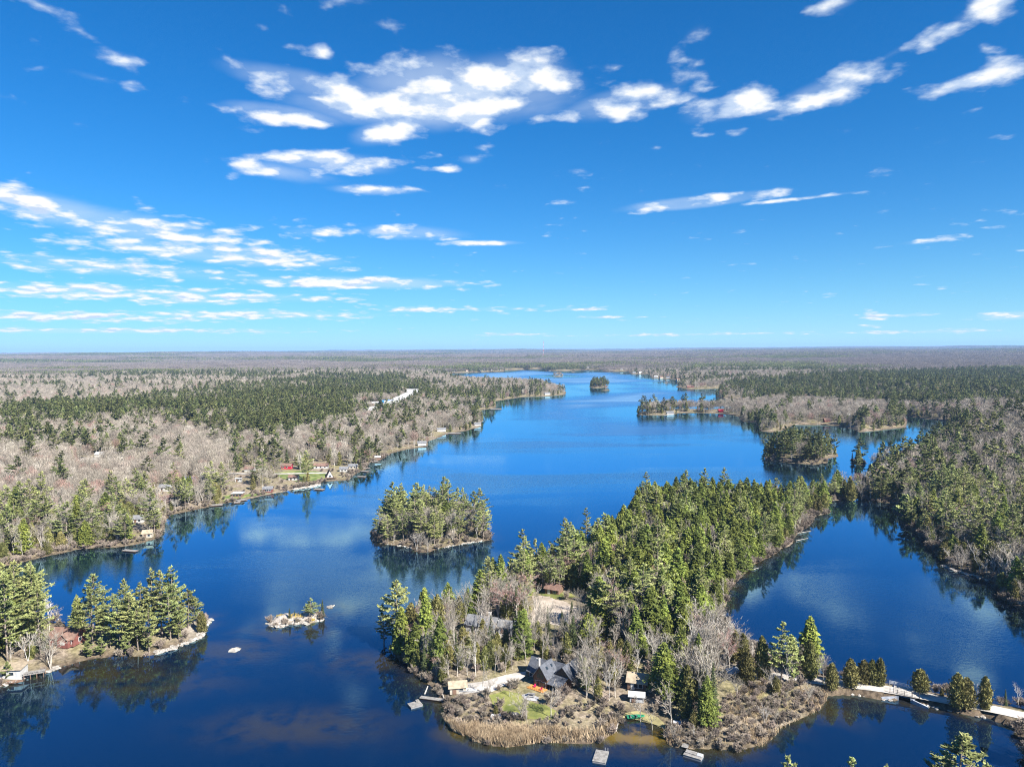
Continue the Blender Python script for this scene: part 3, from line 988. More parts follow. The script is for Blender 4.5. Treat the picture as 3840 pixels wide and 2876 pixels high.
def gen_pine(seed, h=22.0, dens=1.0, lod=0, stocky=False):
    rg = np.random.default_rng(seed)
    line = trunk_line(rg, h, h * .006)
    parts_t = [(*trunk_mesh(line, h * .014, 6 if lod == 0 else 3), 0)]
    A, Bv, r0, P, T, N, L, W = [], [], [], [], [], [], [], []
    z = h * rg.uniform(.20, .34)
    if stocky:
        z = h * .12
    side = rg.uniform(0, 6.28)
    while z < h * .985:
        t = z / h
        prof = (0.45 + 1.15 * min(1, (t - .1) / .35)) if t < .45 else 1.6 * (1 - ((t - .45) / .56) ** 1.25)
        Lm = max(.5, h * .150 * prof)
        nb = rg.integers(3, 6)
        for k in range(nb):
            ph = rg.uniform(0, 6.28)
            ln = Lm * rg.uniform(.55, 1.25) * (1 + .22 * math.cos(ph - side))
            if rg.random() < .12:
                continue
            d = np.array([math.cos(ph), math.sin(ph)])
            lift = rg.uniform(-.02, .16) + .25 * max(0, t - .6)
            b0 = on_line(line, np.array([z + rg.uniform(-.25, .25)]))[0]
            tip = b0 + np.array([d[0] * ln, d[1] * ln, ln * (lift + .14)])
            A.append(b0)
            Bv.append(tip)
            r0.append(.02 + ln * .012)
            m = int((9 + ln * 12) * dens)
            s = rg.uniform(.30, 1.06, m) ** .8
            lat = rg.normal(0, .16, m) * ln * (1.15 - s * .6)
            pos = b0 + np.outer(s * ln, [d[0], d[1], 0]) + np.outer(lat, [-d[1], d[0], 0])
            pos[:, 2] += ln * (lift * s + .16 * s * s) + rg.normal(.06, .10, m)
            P.append(pos)
            tt = np.tile([d[0], d[1], .35], (m, 1)) + rg.normal(0, .55, (m, 3))
            T.append(tt)
            N.append(np.tile([0, 0, 1.], (m, 1)) + rg.normal(0, .42, (m, 3)))
            L.append(rg.uniform(.5, .95, m) * (1 if lod == 0 else 1.9))
            W.append(rg.uniform(.24, .46, m) * (1 if lod == 0 else 2.2))
        z += rg.uniform(.55, 1.15) * (h / 22) ** .5 * (1 if lod == 0 else 1.6)
    m = 14
    P.append(on_line(line, np.full(m, h - .4)) + rg.normal(0, .25, (m, 3)))
    T.append(np.tile([0, 0, 1.], (m, 1)) + rg.normal(0, .4, (m, 3)))
    N.append(rg.normal(0, 1, (m, 3)))
    L.append(np.full(m, .7))
    W.append(np.full(m, .25))
    A, Bv, r0 = np.array(A), np.array(Bv), np.array(r0)
    if lod == 0:
        parts_t.append((*prisms(A, Bv, r0, r0 * .25, 3), 0))
    v, f = quads_at(np.concatenate(P), np.concatenate(T), np.concatenate(N), np.concatenate(L), np.concatenate(W))
    return merge(parts_t), (v, f, np.zeros(len(f)))


def gen_cone(seed, h, wide, kind, n_quads, low=.10, lod=0):
    """hemlock, cedar and spruce: dense cones of sprays"""
    rg = np.random.default_rng(seed)
    line = trunk_line(rg, h, h * .005)
    tr = [(*trunk_mesh(line, h * .013, 5 if lod == 0 else 3), 0)]
    n = n_quads
    if kind == 'hemlock':
        t = rg.beta(1.15, 1.7, n) * (1 - low) + low
        prof = (1 - t) ** .62 * (0.75 + .25 * np.minimum(1, (t - low) * 6))
    elif kind == 'cedar':
        t = rg.beta(1.2, 1.45, n) * (1 - low) + low
        prof = np.sin(np.clip((1 - t) / (1 - low), 0, 1) ** .62 * math.pi * .56) * (.7 + .3 * np.minimum(1, (t - low) * 5))
    else:
        t = rg.beta(1.1, 1.6, n) * (1 - low) + low
        prof = (1 - t) ** .95
    ph = rg.uniform(0, 2 * math.pi, n)
    # branch layers give ragged ledges and dark gaps
    nl = int(h * (1.35 if kind == 'hemlock' else 1.7))
    lay = (t * nl + ph * rg.choice([-1, 1]) * .35) % 1.0
    bump = .82 + .24 * np.sin(ph * rg.integers(4, 7) + np.floor(t * nl) * 2.4) * (.6 if kind == 'cedar' else 1) + rg.normal(0, .09, n)
    lob = np.random.default_rng(seed + 5).uniform(.72, 1.22, (max(nl, 1) + 2, 9))
    lobv = lob[np.clip((t * nl).astype(int), 0, nl), (ph / 6.2832 * 9).astype(int) % 9]
    rad = wide * prof * bump * lobv
    s = 1 - (1 - rg.random(n) ** .55) * .62
    r = rad * s
    P = on_line(line, t * h)
    P[:, 0] += np.cos(ph) * r
    P[:, 1] += np.sin(ph) * r
    out = np.column_stack([np.cos(ph), np.sin(ph), np.zeros(n)])
    if kind == 'cedar':
        P[:, 2] += rg.normal(0, .15, n)
        T = np.array([0, 0, 1.]) + out * .35 + rg.normal(0, .4, (n, 3))
        N = out + rg.normal(0, .75, (n, 3))
        ln, wd = rg.uniform(.40, .85, n), rg.uniform(.22, .42, n)
    elif kind == 'hemlock':
        P[:, 2] += -r * .16 - lay * .45
        T = out * 1.0 + np.array([0, 0, -.30]) + rg.normal(0, .5, (n, 3))
        N = np.array([0, 0, 1.]) + out * .35 + rg.normal(0, .55, (n, 3))
        ln, wd = rg.uniform(.50, 1.05, n), rg.uniform(.28, .5, n)
    else:
        P[:, 2] += -r * .22 - lay * .35
        T = out + np.array([0, 0, -.15]) + rg.normal(0, .4, (n, 3))
        N = np.array([0, 0, 1.]) + out * .3 + rg.normal(0, .5, (n, 3))
        ln, wd = rg.uniform(.40, .8, n), rg.uniform(.18, .34, n)
    if lod:
        ln, wd = ln * 1.9, wd * 2.4
    v, f = quads_at(P, T, N, ln, wd)
    return merge(tr), (v, f, np.zeros(len(f)))


def gen_bare(seed, h, spread=.26, forks=1, twigs=1.0, lod=0, thick=1.0, tilt=0.0):
    """leafless tree: trunk and limbs, then a crown of fine twigs"""
    rg = np.random.default_rng(seed)
    Ab, Bb, R0, R1 = [], [], [], []
    At, Bt = [], []

    def grow(p, d, ln, r, lev):
        nseg = 3 if lev == 0 else 2
        q = p
        for k in range(nseg):
            d2 = unit(d + rg.normal(0, .07 + .07 * lev, 3) + np.array([0, 0, .05]))
            e = q + d2 * ln / nseg
            ra, rb = r * (1 - .45 * k / nseg), r * (1 - .45 * (k + 1) / nseg)
            if lev < 3:
                Ab.append(q), Bb.append(e), R0.append(ra), R1.append(rb)
            else:
                At.append(q), Bt.append(e)
            if lev < 3 and (lev > 0 or k >= 1):
                nch = rg.integers(2, 4) if lev < 2 else int(rg.integers(3, 6) * twigs)
                for c in range(nch):
                    ph = rg.uniform(0, 6.28)
                    o = unit(np.cross(d2, [math.cos(ph), math.sin(ph), .3]))
                    sp = rg.uniform(.35, .85) if lev else rg.uniform(.45, .95) * spread / .26
                    dd = unit(d2 + o * sp + np.array([0, 0, .22]))
                    st = q + (e - q) * rg.uniform(.25, 1)
                    grow(st, dd, ln * rg.uniform(.42, .68), rb * rg.uniform(.45, .65), lev + 1)
            d, q = d2, e
    for k in range(forks):
        a = rg.uniform(0, 6.28)
        lean = (.16 * (forks > 1) + tilt)
        d = unit(np.array([math.cos(a) * lean, math.sin(a) * lean, 1.]))
        grow(np.array([0., 0, -.3]) + d * 0, d, h * rg.uniform(.58, .68), h * .0125 * thick, 0)
    Ab, Bb, R0, R1 = map(np.array, (Ab, Bb, R0, R1))
    R0, R1 = np.maximum(R0, .035 * thick), np.maximum(R1, .028 * thick)
    v1, f1 = prisms(Ab, Bb, R0, R1, 4 if lod == 0 else 3)
    At, Bt = np.array(At), np.array(Bt)
    n = len(At)
    # each twig a slim blade
    w = rg.uniform(.035, .06, n) * thick
    dv = unit(Bt - At)
    side = unit(np.cross(dv, rg.normal(0, 1, (n, 3)))) * w[:, None]
    V = np.stack([At - side, At + side, Bt + side * .4, Bt - side * .4], 1).reshape(-1, 3)
    F = np.arange(len(V)).reshape(-1, 4)
    hz_ = max(Bt[:, 2].max(), .1)
    sc = h / hz_
    return (v1 * sc, f1, np.zeros(len(f1))), (V * sc, F, np.zeros(len(F)))


def gen_bare_lod(seed, h, wide=.26, n=170, k=1.0):
    rg = np.random.default_rng(seed)
    line = trunk_line(rg, h * .8, h * .01, 4)
    tr = [(*trunk_mesh(line, h * .014, 3), 0)]
    c = rg.normal(0, 1, (n, 3))
    c = unit(c) * rg.random((n, 1)) ** .4
    c[:, 2] = c[:, 2] * .36 + .66
    P = np.column_stack([c[:, 0] * wide * h, c[:, 1] * wide * h, c[:, 2] * h])
    T = P - np.array([0, 0, h * .35]) + rg.normal(0, h * .08, (n, 3))
    v, f = quads_at(P, T, rg.normal(0, 1, (n, 3)), rg.uniform(1.2, 2.6, n) * k, rg.uniform(.09, .19, n) * k)
    return merge(tr), (v, f, np.zeros(len(f)))


# kind: list of (trunk mesh, crown mesh, natural height)
KINDS = {}


def add_kind(name, gens, bark, leaf):
    L = []
    for (tr, cr), h in gens:
        tm = mesh_np(name + '_trunk', tr[0], tr[1], [bark])
        cm = mesh_np(name + '_crown', cr[0], cr[1], [leaf])
        L.append((tm, cm, h))
    KINDS[name] = L


add_kind('white_pine', [(gen_pine(s, 22.0), 22.0) for s in (11, 12, 13, 14, 15)], M_PBARK, M_PINE)
add_kind('full_pine', [(gen_pine(s, 20.0, 1.15, stocky=True), 20.0) for s in (16, 17, 18)], M_PBARK, M_PINE)
add_kind('young_pine', [(gen_pine(s, 9.0, 1.2, stocky=True), 9.0) for s in (21, 22)], M_PBARK, M_PINE)
add_kind('hemlock', [(gen_cone(s, 17.0, w, 'hemlock', 6200), 17.0) for s, w in ((31, 4.5), (32, 5.3), (33, 3.8), (34, 4.8), (35, 4.2), (36, 5.6))], M_PBARK, M_HEM)
add_kind('cedar', [(gen_cone(s, 10.0, w, 'cedar', 3300, .02), 10.0) for s, w in ((41, 2.5), (42, 2.9), (43, 2.1))], M_PBARK, M_CED)
add_kind('spruce', [(gen_cone(s, 13.0, w, 'spruce', 1700, .06), 13.0) for s, w in ((51, 2.0), (52, 2.3))], M_PBARK, M_SPR)
add_kind('bare_maple', [(gen_bare(s, 15.0, .26, f, 1.0), 15.0) for s, f in ((61, 1), (62, 2), (63, 1), (64, 1), (65, 3))], M_BARK, M_TWIG)
add_kind('budding_maple', [(gen_bare(s, 14.0, .30, 2, 1.25, thick=1.1), 14.0) for s in (71, 72)], M_BARK, M_TWIGR)
add_kind('birch', [(gen_bare(s, 14.0, .16, f, .8, thick=.95), 14.0) for s, f in ((81, 1), (82, 2), (83, 1))], M_WBARK, M_TWIGB)
add_kind('dead_tree', [(gen_bare(s, 11.0, .36, 1, .25, thick=1.5, tilt=.12), 11.0) for s in (91, 92)], M_SNAG, M_SNAG)
add_kind('bare_shrub', [(gen_bare(s, 2.9, .40, 6, .8, thick=.9), 2.6) for s in (95, 96, 97)], M_BRUSH, M_BRUSH)

# simpler trees for the mid distance
LOD = {}


def add_lod(name, gens, bark, leaf):
    L = []
    for (tr, cr) in gens:
        v, f, m = merge([tr, (cr[0], cr[1], 1)])
        L.append(mesh_np('forest_' + name, v, f, [bark, leaf], m))
    LOD[name] = L


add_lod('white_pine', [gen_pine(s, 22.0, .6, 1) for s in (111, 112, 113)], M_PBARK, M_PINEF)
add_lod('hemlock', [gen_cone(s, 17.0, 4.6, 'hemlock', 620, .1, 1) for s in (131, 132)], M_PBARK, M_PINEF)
add_lod('cedar', [gen_cone(s, 10.0, 2.1, 'cedar', 300, .05, 1) for s in (141, 142)], M_PBARK, M_CED)
add_lod('spruce', [gen_cone(s, 13.0, 2.2, 'spruce', 300, .05, 1) for s in (151, 152)], M_PBARK, M_SPR)
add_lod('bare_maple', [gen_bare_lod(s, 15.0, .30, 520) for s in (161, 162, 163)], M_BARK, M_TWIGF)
add_lod('budding_maple', [gen_bare_lod(s, 14.0, .30, 520) for s in (171,)], M_BARK, M_TWIGR)
add_lod('birch', [gen_bare_lod(s, 14.0, .18, 260) for s in (181,)], M_WBARK, M_TWIGB)
NAT = {'white_pine': 22., 'young_pine': 9., 'full_pine': 20., 'hemlock': 17., 'cedar': 10., 'spruce': 13., 'bare_maple': 15., 'budding_maple': 14., 'birch': 14., 'dead_tree': 11., 'bare_shrub': 2.6}


def far_patch(seed, size, mix, n, kq=1.0):
    """a piece of far woodland: small trees over a square of ground"""
    rg = np.random.default_rng(seed)
    out = []
    for i in range(n):
        kind = rg.choice(list(mix), p=list(mix.values()))
        if kind == 'bare':
            tr, cr = gen_bare_lod(int(rg.integers(1e6)), rg.uniform(12, 16), .36, 70, 1.7 * kq)
            mt = (2, 3)
        elif kind == 'pine':
            h = rg.uniform(14, 21)
            tr, cr = gen_cone(int(rg.integers(1e6)), h, h * .2, 'hemlock', 44, .15, 1)
            mt = (0, 1)
        else:
            h = rg.uniform(11, 16)
            tr, cr = gen_cone(int(rg.integers(1e6)), h, h * .15, 'spruce', 34, .05, 1)
            mt = (0, 4)
        off = np.array([rg.uniform(-.55, .55) * size, rg.uniform(-.55, .55) * size, 0])
        cv = cr[0].reshape(-1, 4, 3)
        if kind != 'bare':
            cv = cv.mean(1, keepdims=True) + (cv - cv.mean(1, keepdims=True)) * 1.7 * kq
        out.append((cv.reshape(-1, 3) + off, cr[1], mt[1]))
    v, f, m = merge(out)
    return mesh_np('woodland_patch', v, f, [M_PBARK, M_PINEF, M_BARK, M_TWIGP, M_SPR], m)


PATCH = {
    'bare': [far_patch(s, 60, {'bare': .96, 'pine': .03, 'spruce': .01}, 70) for s in (201, 202)],
    'mix': [far_patch(s, 60, {'bare': .62, 'pine': .22, 'spruce': .16}, 75) for s in (203, 204)],
    'con': [far_patch(s, 60, {'bare': .12, 'pine': .62, 'spruce': .26}, 85) for s in (205, 206)],
}
# ------------------------------------------------------------------ buildings
FOOT = []


def gable_house(name, label, u, v, w, d, eave, ridge, rz, wall, roof, cat='cottage', group=None, windows=((0, .5),), back_open=28, chimney=False, door=True, along='x', over=.45, size=None, detail=True):
    """w along x, d along y, ridge along x or y; front is -y. windows: (side, place along it) side 0 front, 1 right, 2 back, 3 left"""
    p = at(u, v)
    root = empty(name, (p.x, p.y, p.z - .05), rz, label, cat, group)
    FOOT.append((p.x, p.y, max(w, d) * .62 + 1.5, back_open))
    mb = MB()
    hw, hd = w / 2, d / 2
    if along == 'x':
        pts = [(-hd, 0), (hd, 0), (hd, eave), (0, ridge), (-hd, eave)]
        vs = [(-hw, y, z) for y, z in pts] + [(hw, y, z) for y, z in pts]
    else:
        pts = [(-hw, 0), (hw, 0), (hw, eave), (0, ridge), (-hw, eave)]
        vs = [(x, -hd, z) for x, z in pts] + [(x, hd, z) for x, z in pts]
    fs = [tuple(range(5)), tuple(range(9, 4, -1))] + [(k, 5 + k, 5 + (k + 1) % 5, (k + 1) % 5) for k in range(5)]
    mb.add(vs, fs).build('wall', wall, root)
    half = hd if along == 'x' else hw
    sl = (ridge - eave) / half
    e = half + over
    ez = ridge - sl * e
    r = MB()
    ln = (hw if along == 'x' else hd) + over
    for s in (-1, 1):
        if along == 'x':
            q = [(-ln, 0, ridge + .14), (ln, 0, ridge + .14), (ln, s * e, ez + .14), (-ln, s * e, ez + .14)]
        else:
            q = [(0, -ln, ridge + .14), (0, ln, ridge + .14), (s * e, ln, ez + .14), (s * e, -ln, ez + .14)]
        r.slab(q, .12)
    rf = r.build('roof', roof, root)
    if chimney:
        c = MB().box(-.4, .4, -.4, .4, 0, 1.5).box(-.5, .5, -.5, .5, 1.5, 1.65)
        ch = c.build('chimney', M_STONE, rf)
        ch.location = (hw * .4 if along == 'x' else hw * .35, half * .3 if along == 'x' else 0, ridge - sl * half * .3)
    for (side, t) in windows:
        q = (t - .5)
        if side in (0, 2):
            y = -hd if side == 0 else hd
            s = -1 if side == 0 else 1
            loc = (q * w, y + s * .03, min(eave * .58, 1.6))
            ro = 0
        else:
            x = hw if side == 1 else -hw
            s = 1 if side == 1 else -1
            loc = (x + s * .03, q * d, min(eave * .58, 1.6))
            ro = math.pi / 2
        fr = MB().box(-.62, .62, -.05, .05, -.6, .6).build('window', M_TRIM, root, loc, ro)
        MB().box(-.5, .5, -.065, .065, -.48, .48).build('pane', M_GLASS, fr)
    if door:
        dx = -.22 * w
        MB().box(-.5, .5, -.06, .06, 0, min(2.05, eave - .2)).build('door', M_BRNW if wall is not M_BRNW else M_TRIM, root, (dx, -hd - .03, .02))
    return root


def main_house():
    """the log house: cross gables under charcoal shingles"""
    p = at(2026, 2577)
    a0 = math.atan2(-.57, .82)          # local x runs along the front
    root = empty('log_house', (p.x, p.y, p.z), a0, 'large log house with charcoal cross-gabled roof and pale chimney', 'house')
    FOOT.append((p.x + 2, p.y + 3, 8.5, 5))

    def gable(x0, x1, y0, y1, eave, ridge, along, over=.6, wall='wall'):
        hw, hd = (x1 - x0) / 2, (y1 - y0) / 2
        cx, cy = (x0 + x1) / 2, (y0 + y1) / 2
        mb = MB()
        if along == 'y':
            pts = [(-hw, -.6), (hw, -.6), (hw, eave), (0, ridge), (-hw, eave)]
            vs = [(cx + x, y0, z) for x, z in pts] + [(cx + x, y1, z) for x, z in pts]
        else:
            pts = [(-hd, -.6), (hd, -.6), (hd, eave), (0, ridge), (-hd, eave)]
            vs = [(x0, cy + y, z) for y, z in pts] + [(x1, cy + y, z) for y, z in pts]
        fs = [tuple(range(5)), tuple(range(9, 4, -1))] + [(k, 5 + k, 5 + (k + 1) % 5, (k + 1) % 5) for k in range(5)]
        mb.add(vs, fs).build('wall', M_LOG, root)
        half = hw if along == 'y' else hd
        sl = (ridge - eave) / half
        e = half + over
        ez = ridge - sl * e + .16
        r = MB()
        for s in (-1, 1):
            if along == 'y':
                q = [(cx, y0 - over, ridge + .16), (cx, y1 + over, ridge + .16), (cx + s * e, y1 + over, ez), (cx + s * e, y0 - over, ez)]
            else:
                q = [(x0 - over, cy, ridge + .16), (x1 + over, cy, ridge + .16), (x1 + over, cy + s * e, ez), (x0 - over, cy + s * e, ez)]
            r.slab(q, .14)
        return r.build('roof', M_ROOFD, root)
    root.scale = (.68, .68, .68)
    r1 = gable(-3.0, 3.0, 0, 7.5, 4.4, 8.4, 'y')
    r2 = gable(-8.6, 0.0, 4.5, 11.5, 3.2, 7.2, 'x')
    r3 = gable(3.3, 10.6, 5.2, 14.5, 4.1, 7.7, 'y')
    gable(-2.0, 6.0, 6.8, 12.0, 4.0, 7.0, 'x', .3)
    # lean-to over the side porch
    lt = MB().slab([(2.9, 5.4, 4.15), (9.4, 5.4, 4.15), (9.4, -.3, 2.35), (2.9, -.3, 2.35)], .14).build('porch_roof', M_ROOFD, root)
    for x in (4.2, 6.8, 9.1):
        MB().box(x - .1, x + .1, 0, .2, -.6, 2.4).build('post', M_LOG, root)
    MB().box(3.2, 9.0, 2.2, 5.1, -.6, 2.6).build('porch_wall', M_LOG, root)
    # chimney, with a dark side flashing
    ch = MB().box(-3.9, -2.9, 3.6, 4.7, -.6, 8.9).box(-4.0, -2.8, 3.5, 4.8, 8.9, 9.15).build('chimney', M_STONE, root)
    MB().box(-3.65, -3.15, 3.85, 4.45, 9.15, 9.5).build('flue', M_STEEL, ch)
    sk = MB().slab([(1.0, 2.2, 7.42), (1.0, 3.3, 7.42), (1.75, 3.3, 6.42), (1.75, 2.2, 6.42)], .12).build('skylight', M_GLASS, r1)
    MB().slab([(1.0, 5.6, 7.42), (1.0, 6.5, 7.42), (1.75, 6.5, 6.42), (1.75, 5.6, 6.42)], .12).build('skylight', M_GLASS, r1)
    for (x, z, w, h) in [(-1.5, 1.4, .8, 1.0), (-.2, 1.5, .9, 1.2), (1.5, 1.4, .8, 1.0), (-.75, 4.2, .7, .8), (.75, 4.2, .7, .8), (0, 6.3, .5, .6)]:
        wf = MB().box(x - w - .12, x + w + .12, -.07, .03, z - h - .12, z + h + .12).build('window', M_TRIM if z < 3 else M_BRNW, root)
        MB().box(x - w, x - .04, -.1, 0, z - h, z + h).box(x + .04, x + w, -.1, 0, z - h, z + h).build('pane', M_GLASS, wf)
    for (x, z) in [(-7.2, 1.5), (-5.0, 1.5)]:
        wf = MB().box(x - .8, x + .8, 4.42, 4.52, z - .8, z + .8).build('window', M_TRIM, root)
        MB().box(x - .66, x + .66, 4.39, 4.5, z - .66, z + .66).build('pane', M_GLASS, wf)
    for y in (7.5, 10.5, 13):
        wf = MB().box(10.58, 10.68, y - .7, y + .7, 1.0, 2.6).build('window', M_TRIM, root)
        MB().box(10.6, 10.71, y - .58, y + .58, 1.12, 2.48).build('pane', M_GLASS, wf)
    dr = MB().box(-4.6, -3.9 + .0, 4.36, 4.5, -.1, 2.1).build('door', M_BRNW, root)
    MB().box(-4.5, -4.42, 4.28, 4.36, .95, 1.05).build('handle', M_STEEL, dr)
    # stone footing
    MB().box(-8.7, 3.1, -.08, 4.3, -.8, -.02).build('footing', M_STONE, root)
    # deck in front with boards, rail and steps
    dk = empty('house_deck', root.matrix_basis @ Vector((-.4, -2.1, 0)), a0, 'honey-stained timber deck with railing along the log house front', 'deck')
    dk.scale = (.5, .5, .7)
    MB().box(-4.9, 4.9, -1.75, 3.15, -.5, .12).build('deck_frame', M_BRNW, dk)
    nb = 12
    for k in range(nb):
        y = -1.8 + k * .41
        MB().box(-5, 5, y, y + .385, .12, .17).build('board', M_DECK, dk)
    for k in range(9):
        x = -4.9 + k * 1.225
        MB().box(x - .05, x + .05, -1.8, -1.7, .17, 1.1).build('railing_post', M_DECK, dk)
    for z in (.45, .72, 1.06):
        MB().box(-4.95, 4.95, -1.79, -1.71, z, z + .07).build('rail', M_DECK, dk)
    st = MB()
    for k in range(3):
        st.box(-.9, .9, -2.15 - k * .3, -1.83 - k * .3, -.5, .02 - k * .15)
    st.build('steps', M_DECK, dk, (-3.4, 0, 0))
    return root, a0


HOUSE, HA = main_house()


def garden_chair(loc, rz, label):
    r = empty('garden_chair', loc, rz, label, 'chair', 'crimson chairs on the deck')
    r.scale = (.62, .62, .7)
    MB().box(-.38, .38, -.35, .30, .36, .42).build('seat', M_CHAIR, r)
    MB().add([(-.36, .28, .40), (.36, .28, .40), (.30, .62, 1.15), (-.30, .62, 1.15), (-.36, .34, .40), (.36, .34, .40), (.30, .68, 1.15), (-.30, .68, 1.15)],
             [(0, 1, 2, 3), (7, 6, 5, 4), (0, 4, 5, 1), (1, 5, 6, 2), (2, 6, 7, 3), (3, 7, 4, 0)]).build('backrest', M_CHAIR, r)
    for s in (-1, 1):
        MB().box(s * .46 - .09, s * .46 + .09, -.4, .36, .58, .63).build('armrest', M_CHAIR, r)
        MB().box(s * .40 - .05, s * .40 + .05, -.36, -.26, 0, .58).build('leg', M_CHAIR, r)
        MB().box(s * .40 - .05, s * .40 + .05, .30, .40, 0, .58).build('leg', M_CHAIR, r)
    return r


hb = HOUSE.matrix_basis
garden_chair(hb @ Vector((-1.6, -1.4, .17)), HA + .2, 'crimson garden chair against the log house wall')
garden_chair(hb @ Vector((1.6, -2.0, .17)), HA - .3, 'crimson garden chair at the end of the deck')


def picnic_table(loc, rz, label, top=M_DOCK):
    r = empty('picnic_table', loc, rz, label, 'picnic table')
    for k in range(4):
        MB().box(-.95, .95, -.40 + k * .205, -.40 + k * .205 + .185, .72, .77).build('plank', top, r)
    for s in (-1, 1):
        MB().box(-.95, .95, s * .72 - .14, s * .72 + .14, .42, .47).build('bench', top, r)
        MB().tube((s * .7, -.75, 0), (s * .7, .15, .74), .05).tube((s * .7, .75, 0), (s * .7, -.15, .74), .05).build('leg', top, r)
    return r


pt = at(1993, 2612)
picnic_table((pt.x, pt.y, pt.z + .14), HA + .4, 'weathered picnic table on the paved patio')
pt = at(1925, 2580)
picnic_table((pt.x, pt.y, pt.z + .1), .3, 'dark picnic table beside the driveway bend', M_BRNW)

# other buildings on the peninsula
g2 = gable_house('grey_roofed_house', 'white house with a wide pale grey roof hidden among bare trees', 1812, 2362, 9.5, 6.2, 2.6, 4.6, -.35, M_WHITEW, M_ROOFG, 'house', windows=((0, .3), (0, .7), (1, .5)), back_open=2, chimney=True)
gable_house('garage', 'small grey-roofed garage behind the gravel parking patch', 1905, 2368, 5, 4.2, 2.3, 3.6, -.35, M_GREYW, M_ROOFG, 'garage', back_open=4, windows=((0, .7),))
gable_house('shed', 'brown-roofed shed under the bare-stemmed pines', 2078, 2222, 5.4, 4, 2.0, 3.3, -.5, M_BRNW, M_ROOFB, 'shed', back_open=10, windows=((0, .7),))
gable_house('boathouse', 'small cream boathouse with tan roof at the end of the driveway', 1716, 2590, 4.2, 3.2, 1.8, 2.7, .15, M_CREAM, M_ROOFT, 'boathouse', back_open=6, windows=((0, .7),))
gable_house('cabin', 'cabin with a pale tan roof among the hemlocks', 2392, 2572, 4.8, 4.6, 2.1, 3.6, -.3, M_BRNW, M_ROOFT, 'cabin', back_open=9, windows=((0, .7), (0, .45)))
gable_house('wood_shed', 'low shed with a bleached roof below the tan-roofed cabin', 2388, 2624, 3.4, 2.4, 1.6, 2.2, -.2, M_GREYW, M_ROOFW, 'shed', back_open=6, windows=())
gable_house('small_shed', 'little white shed at the head of the causeway', 2742, 2536, 3.0, 2.4, 1.7, 2.4, .3, M_WHITEW, M_ROOFW, 'shed', back_open=6, windows=())
# the cottage point
cr = gable_house('red_cottage', 'faded red cottage with a gabled dormer among the pines', 255, 2408, 8.2, 5.4, 2.5, 4.6, -.15, M_REDW, M_ROOFB, 'cottage', windows=((0, .72), (0, .86), (1, .5)), back_open=9, chimney=True)
dm = MB().add([(-2.2, -5.4, 0), (2.2, -5.4, 0), (2.2, -5.4, 3.1), (0, -5.4, 5.2), (-2.2, -5.4, 3.1), (-2.2, 0, 0), (2.2, 0, 0), (2.2, 0, 3.1), (0, 0, 5.2), (-2.2, 0, 3.1)],
              [(0, 1, 2, 3, 4), (9, 8, 7, 6, 5), (0, 5, 6, 1), (1, 6, 7, 2), (2, 7, 8, 3), (3, 8, 9, 4), (4, 9, 5, 0)]).build('gable_wing', M_REDW, cr, (1.5, 0, 0))
dm.scale = (.8, .72, .8)
r = MB()
for s in (-1, 1):
    r.slab([(0, -5.9, 5.36), (0, 0, 5.36), (s * 2.65, 0, 2.85), (s * 2.65, -5.9, 2.85)], .12)
r.build('wing_roof', M_ROOFB, dm)
wf = MB().box(-.9, .9, -5.5, -5.38, 1.2, 2.2).build('window', M_TRIM, dm)


def boathouse():
    p = at(52, 2532)
    root = empty('white_boathouse', (p.x, p.y, .25), .12, 'white boathouse with flat tan roof standing at the water on the cottage point', 'boathouse')
    FOOT.append((p.x, p.y, 5.5, 9))
    MB().box(-2.7, 2.7, -1.9, 1.9, -.6, 2.9).build('wall', M_WHITEW, root)
    MB().slab([(-3.1, -2.4, 3.02), (3.1, -2.4, 3.02), (3.1, 2.3, 3.4), (-3.1, 2.3, 3.4)], .16).build('roof', M_ROOFT, root)
    for x in (-1.4, .4):
        w = MB().box(x - .7, x + .7, -1.97, -1.88, 1.3, 2.3).build('window', M_TRIM, root)
        MB().box(x - .58, x + .58, -2.0, -1.9, 1.4, 2.2).build('pane', M_GLASS, w)
    MB().box(1.5, 2.3, -1.96, -1.88, 0, 2.0).build('door', M_GREYW, root)
    d = empty('boathouse_deck', (p.x + 4.4, p.y + .3, .25), .42, 'weathered deck on posts beside the white boathouse', 'deck')
    for k in range(10):
        MB().box(-1.5 + k * .5, -1.5 + k * .5 + .46, -1.3, 1.3, 1.0, 1.1).build('board', M_DOCK, d)
    for x in (-1.3, .2, 1.7, 3.3):
        for y in (-1.2, 1.2):
            MB().box(x - .08, x + .08, y - .08, y + .08, -1.0, 1.0).build('post', M_BRNW, d)
    MB().box(-1.5, 3.5, -1.32, -1.22, 1.85, 1.95).build('rail', M_DOCK, d)
    for k in range(5):
        MB().box(-1.5 + k * 1.2, -1.42 + k * 1.2, -1.31, -1.23, 1.1, 1.85).build('baluster', M_DOCK, d)


boathouse()

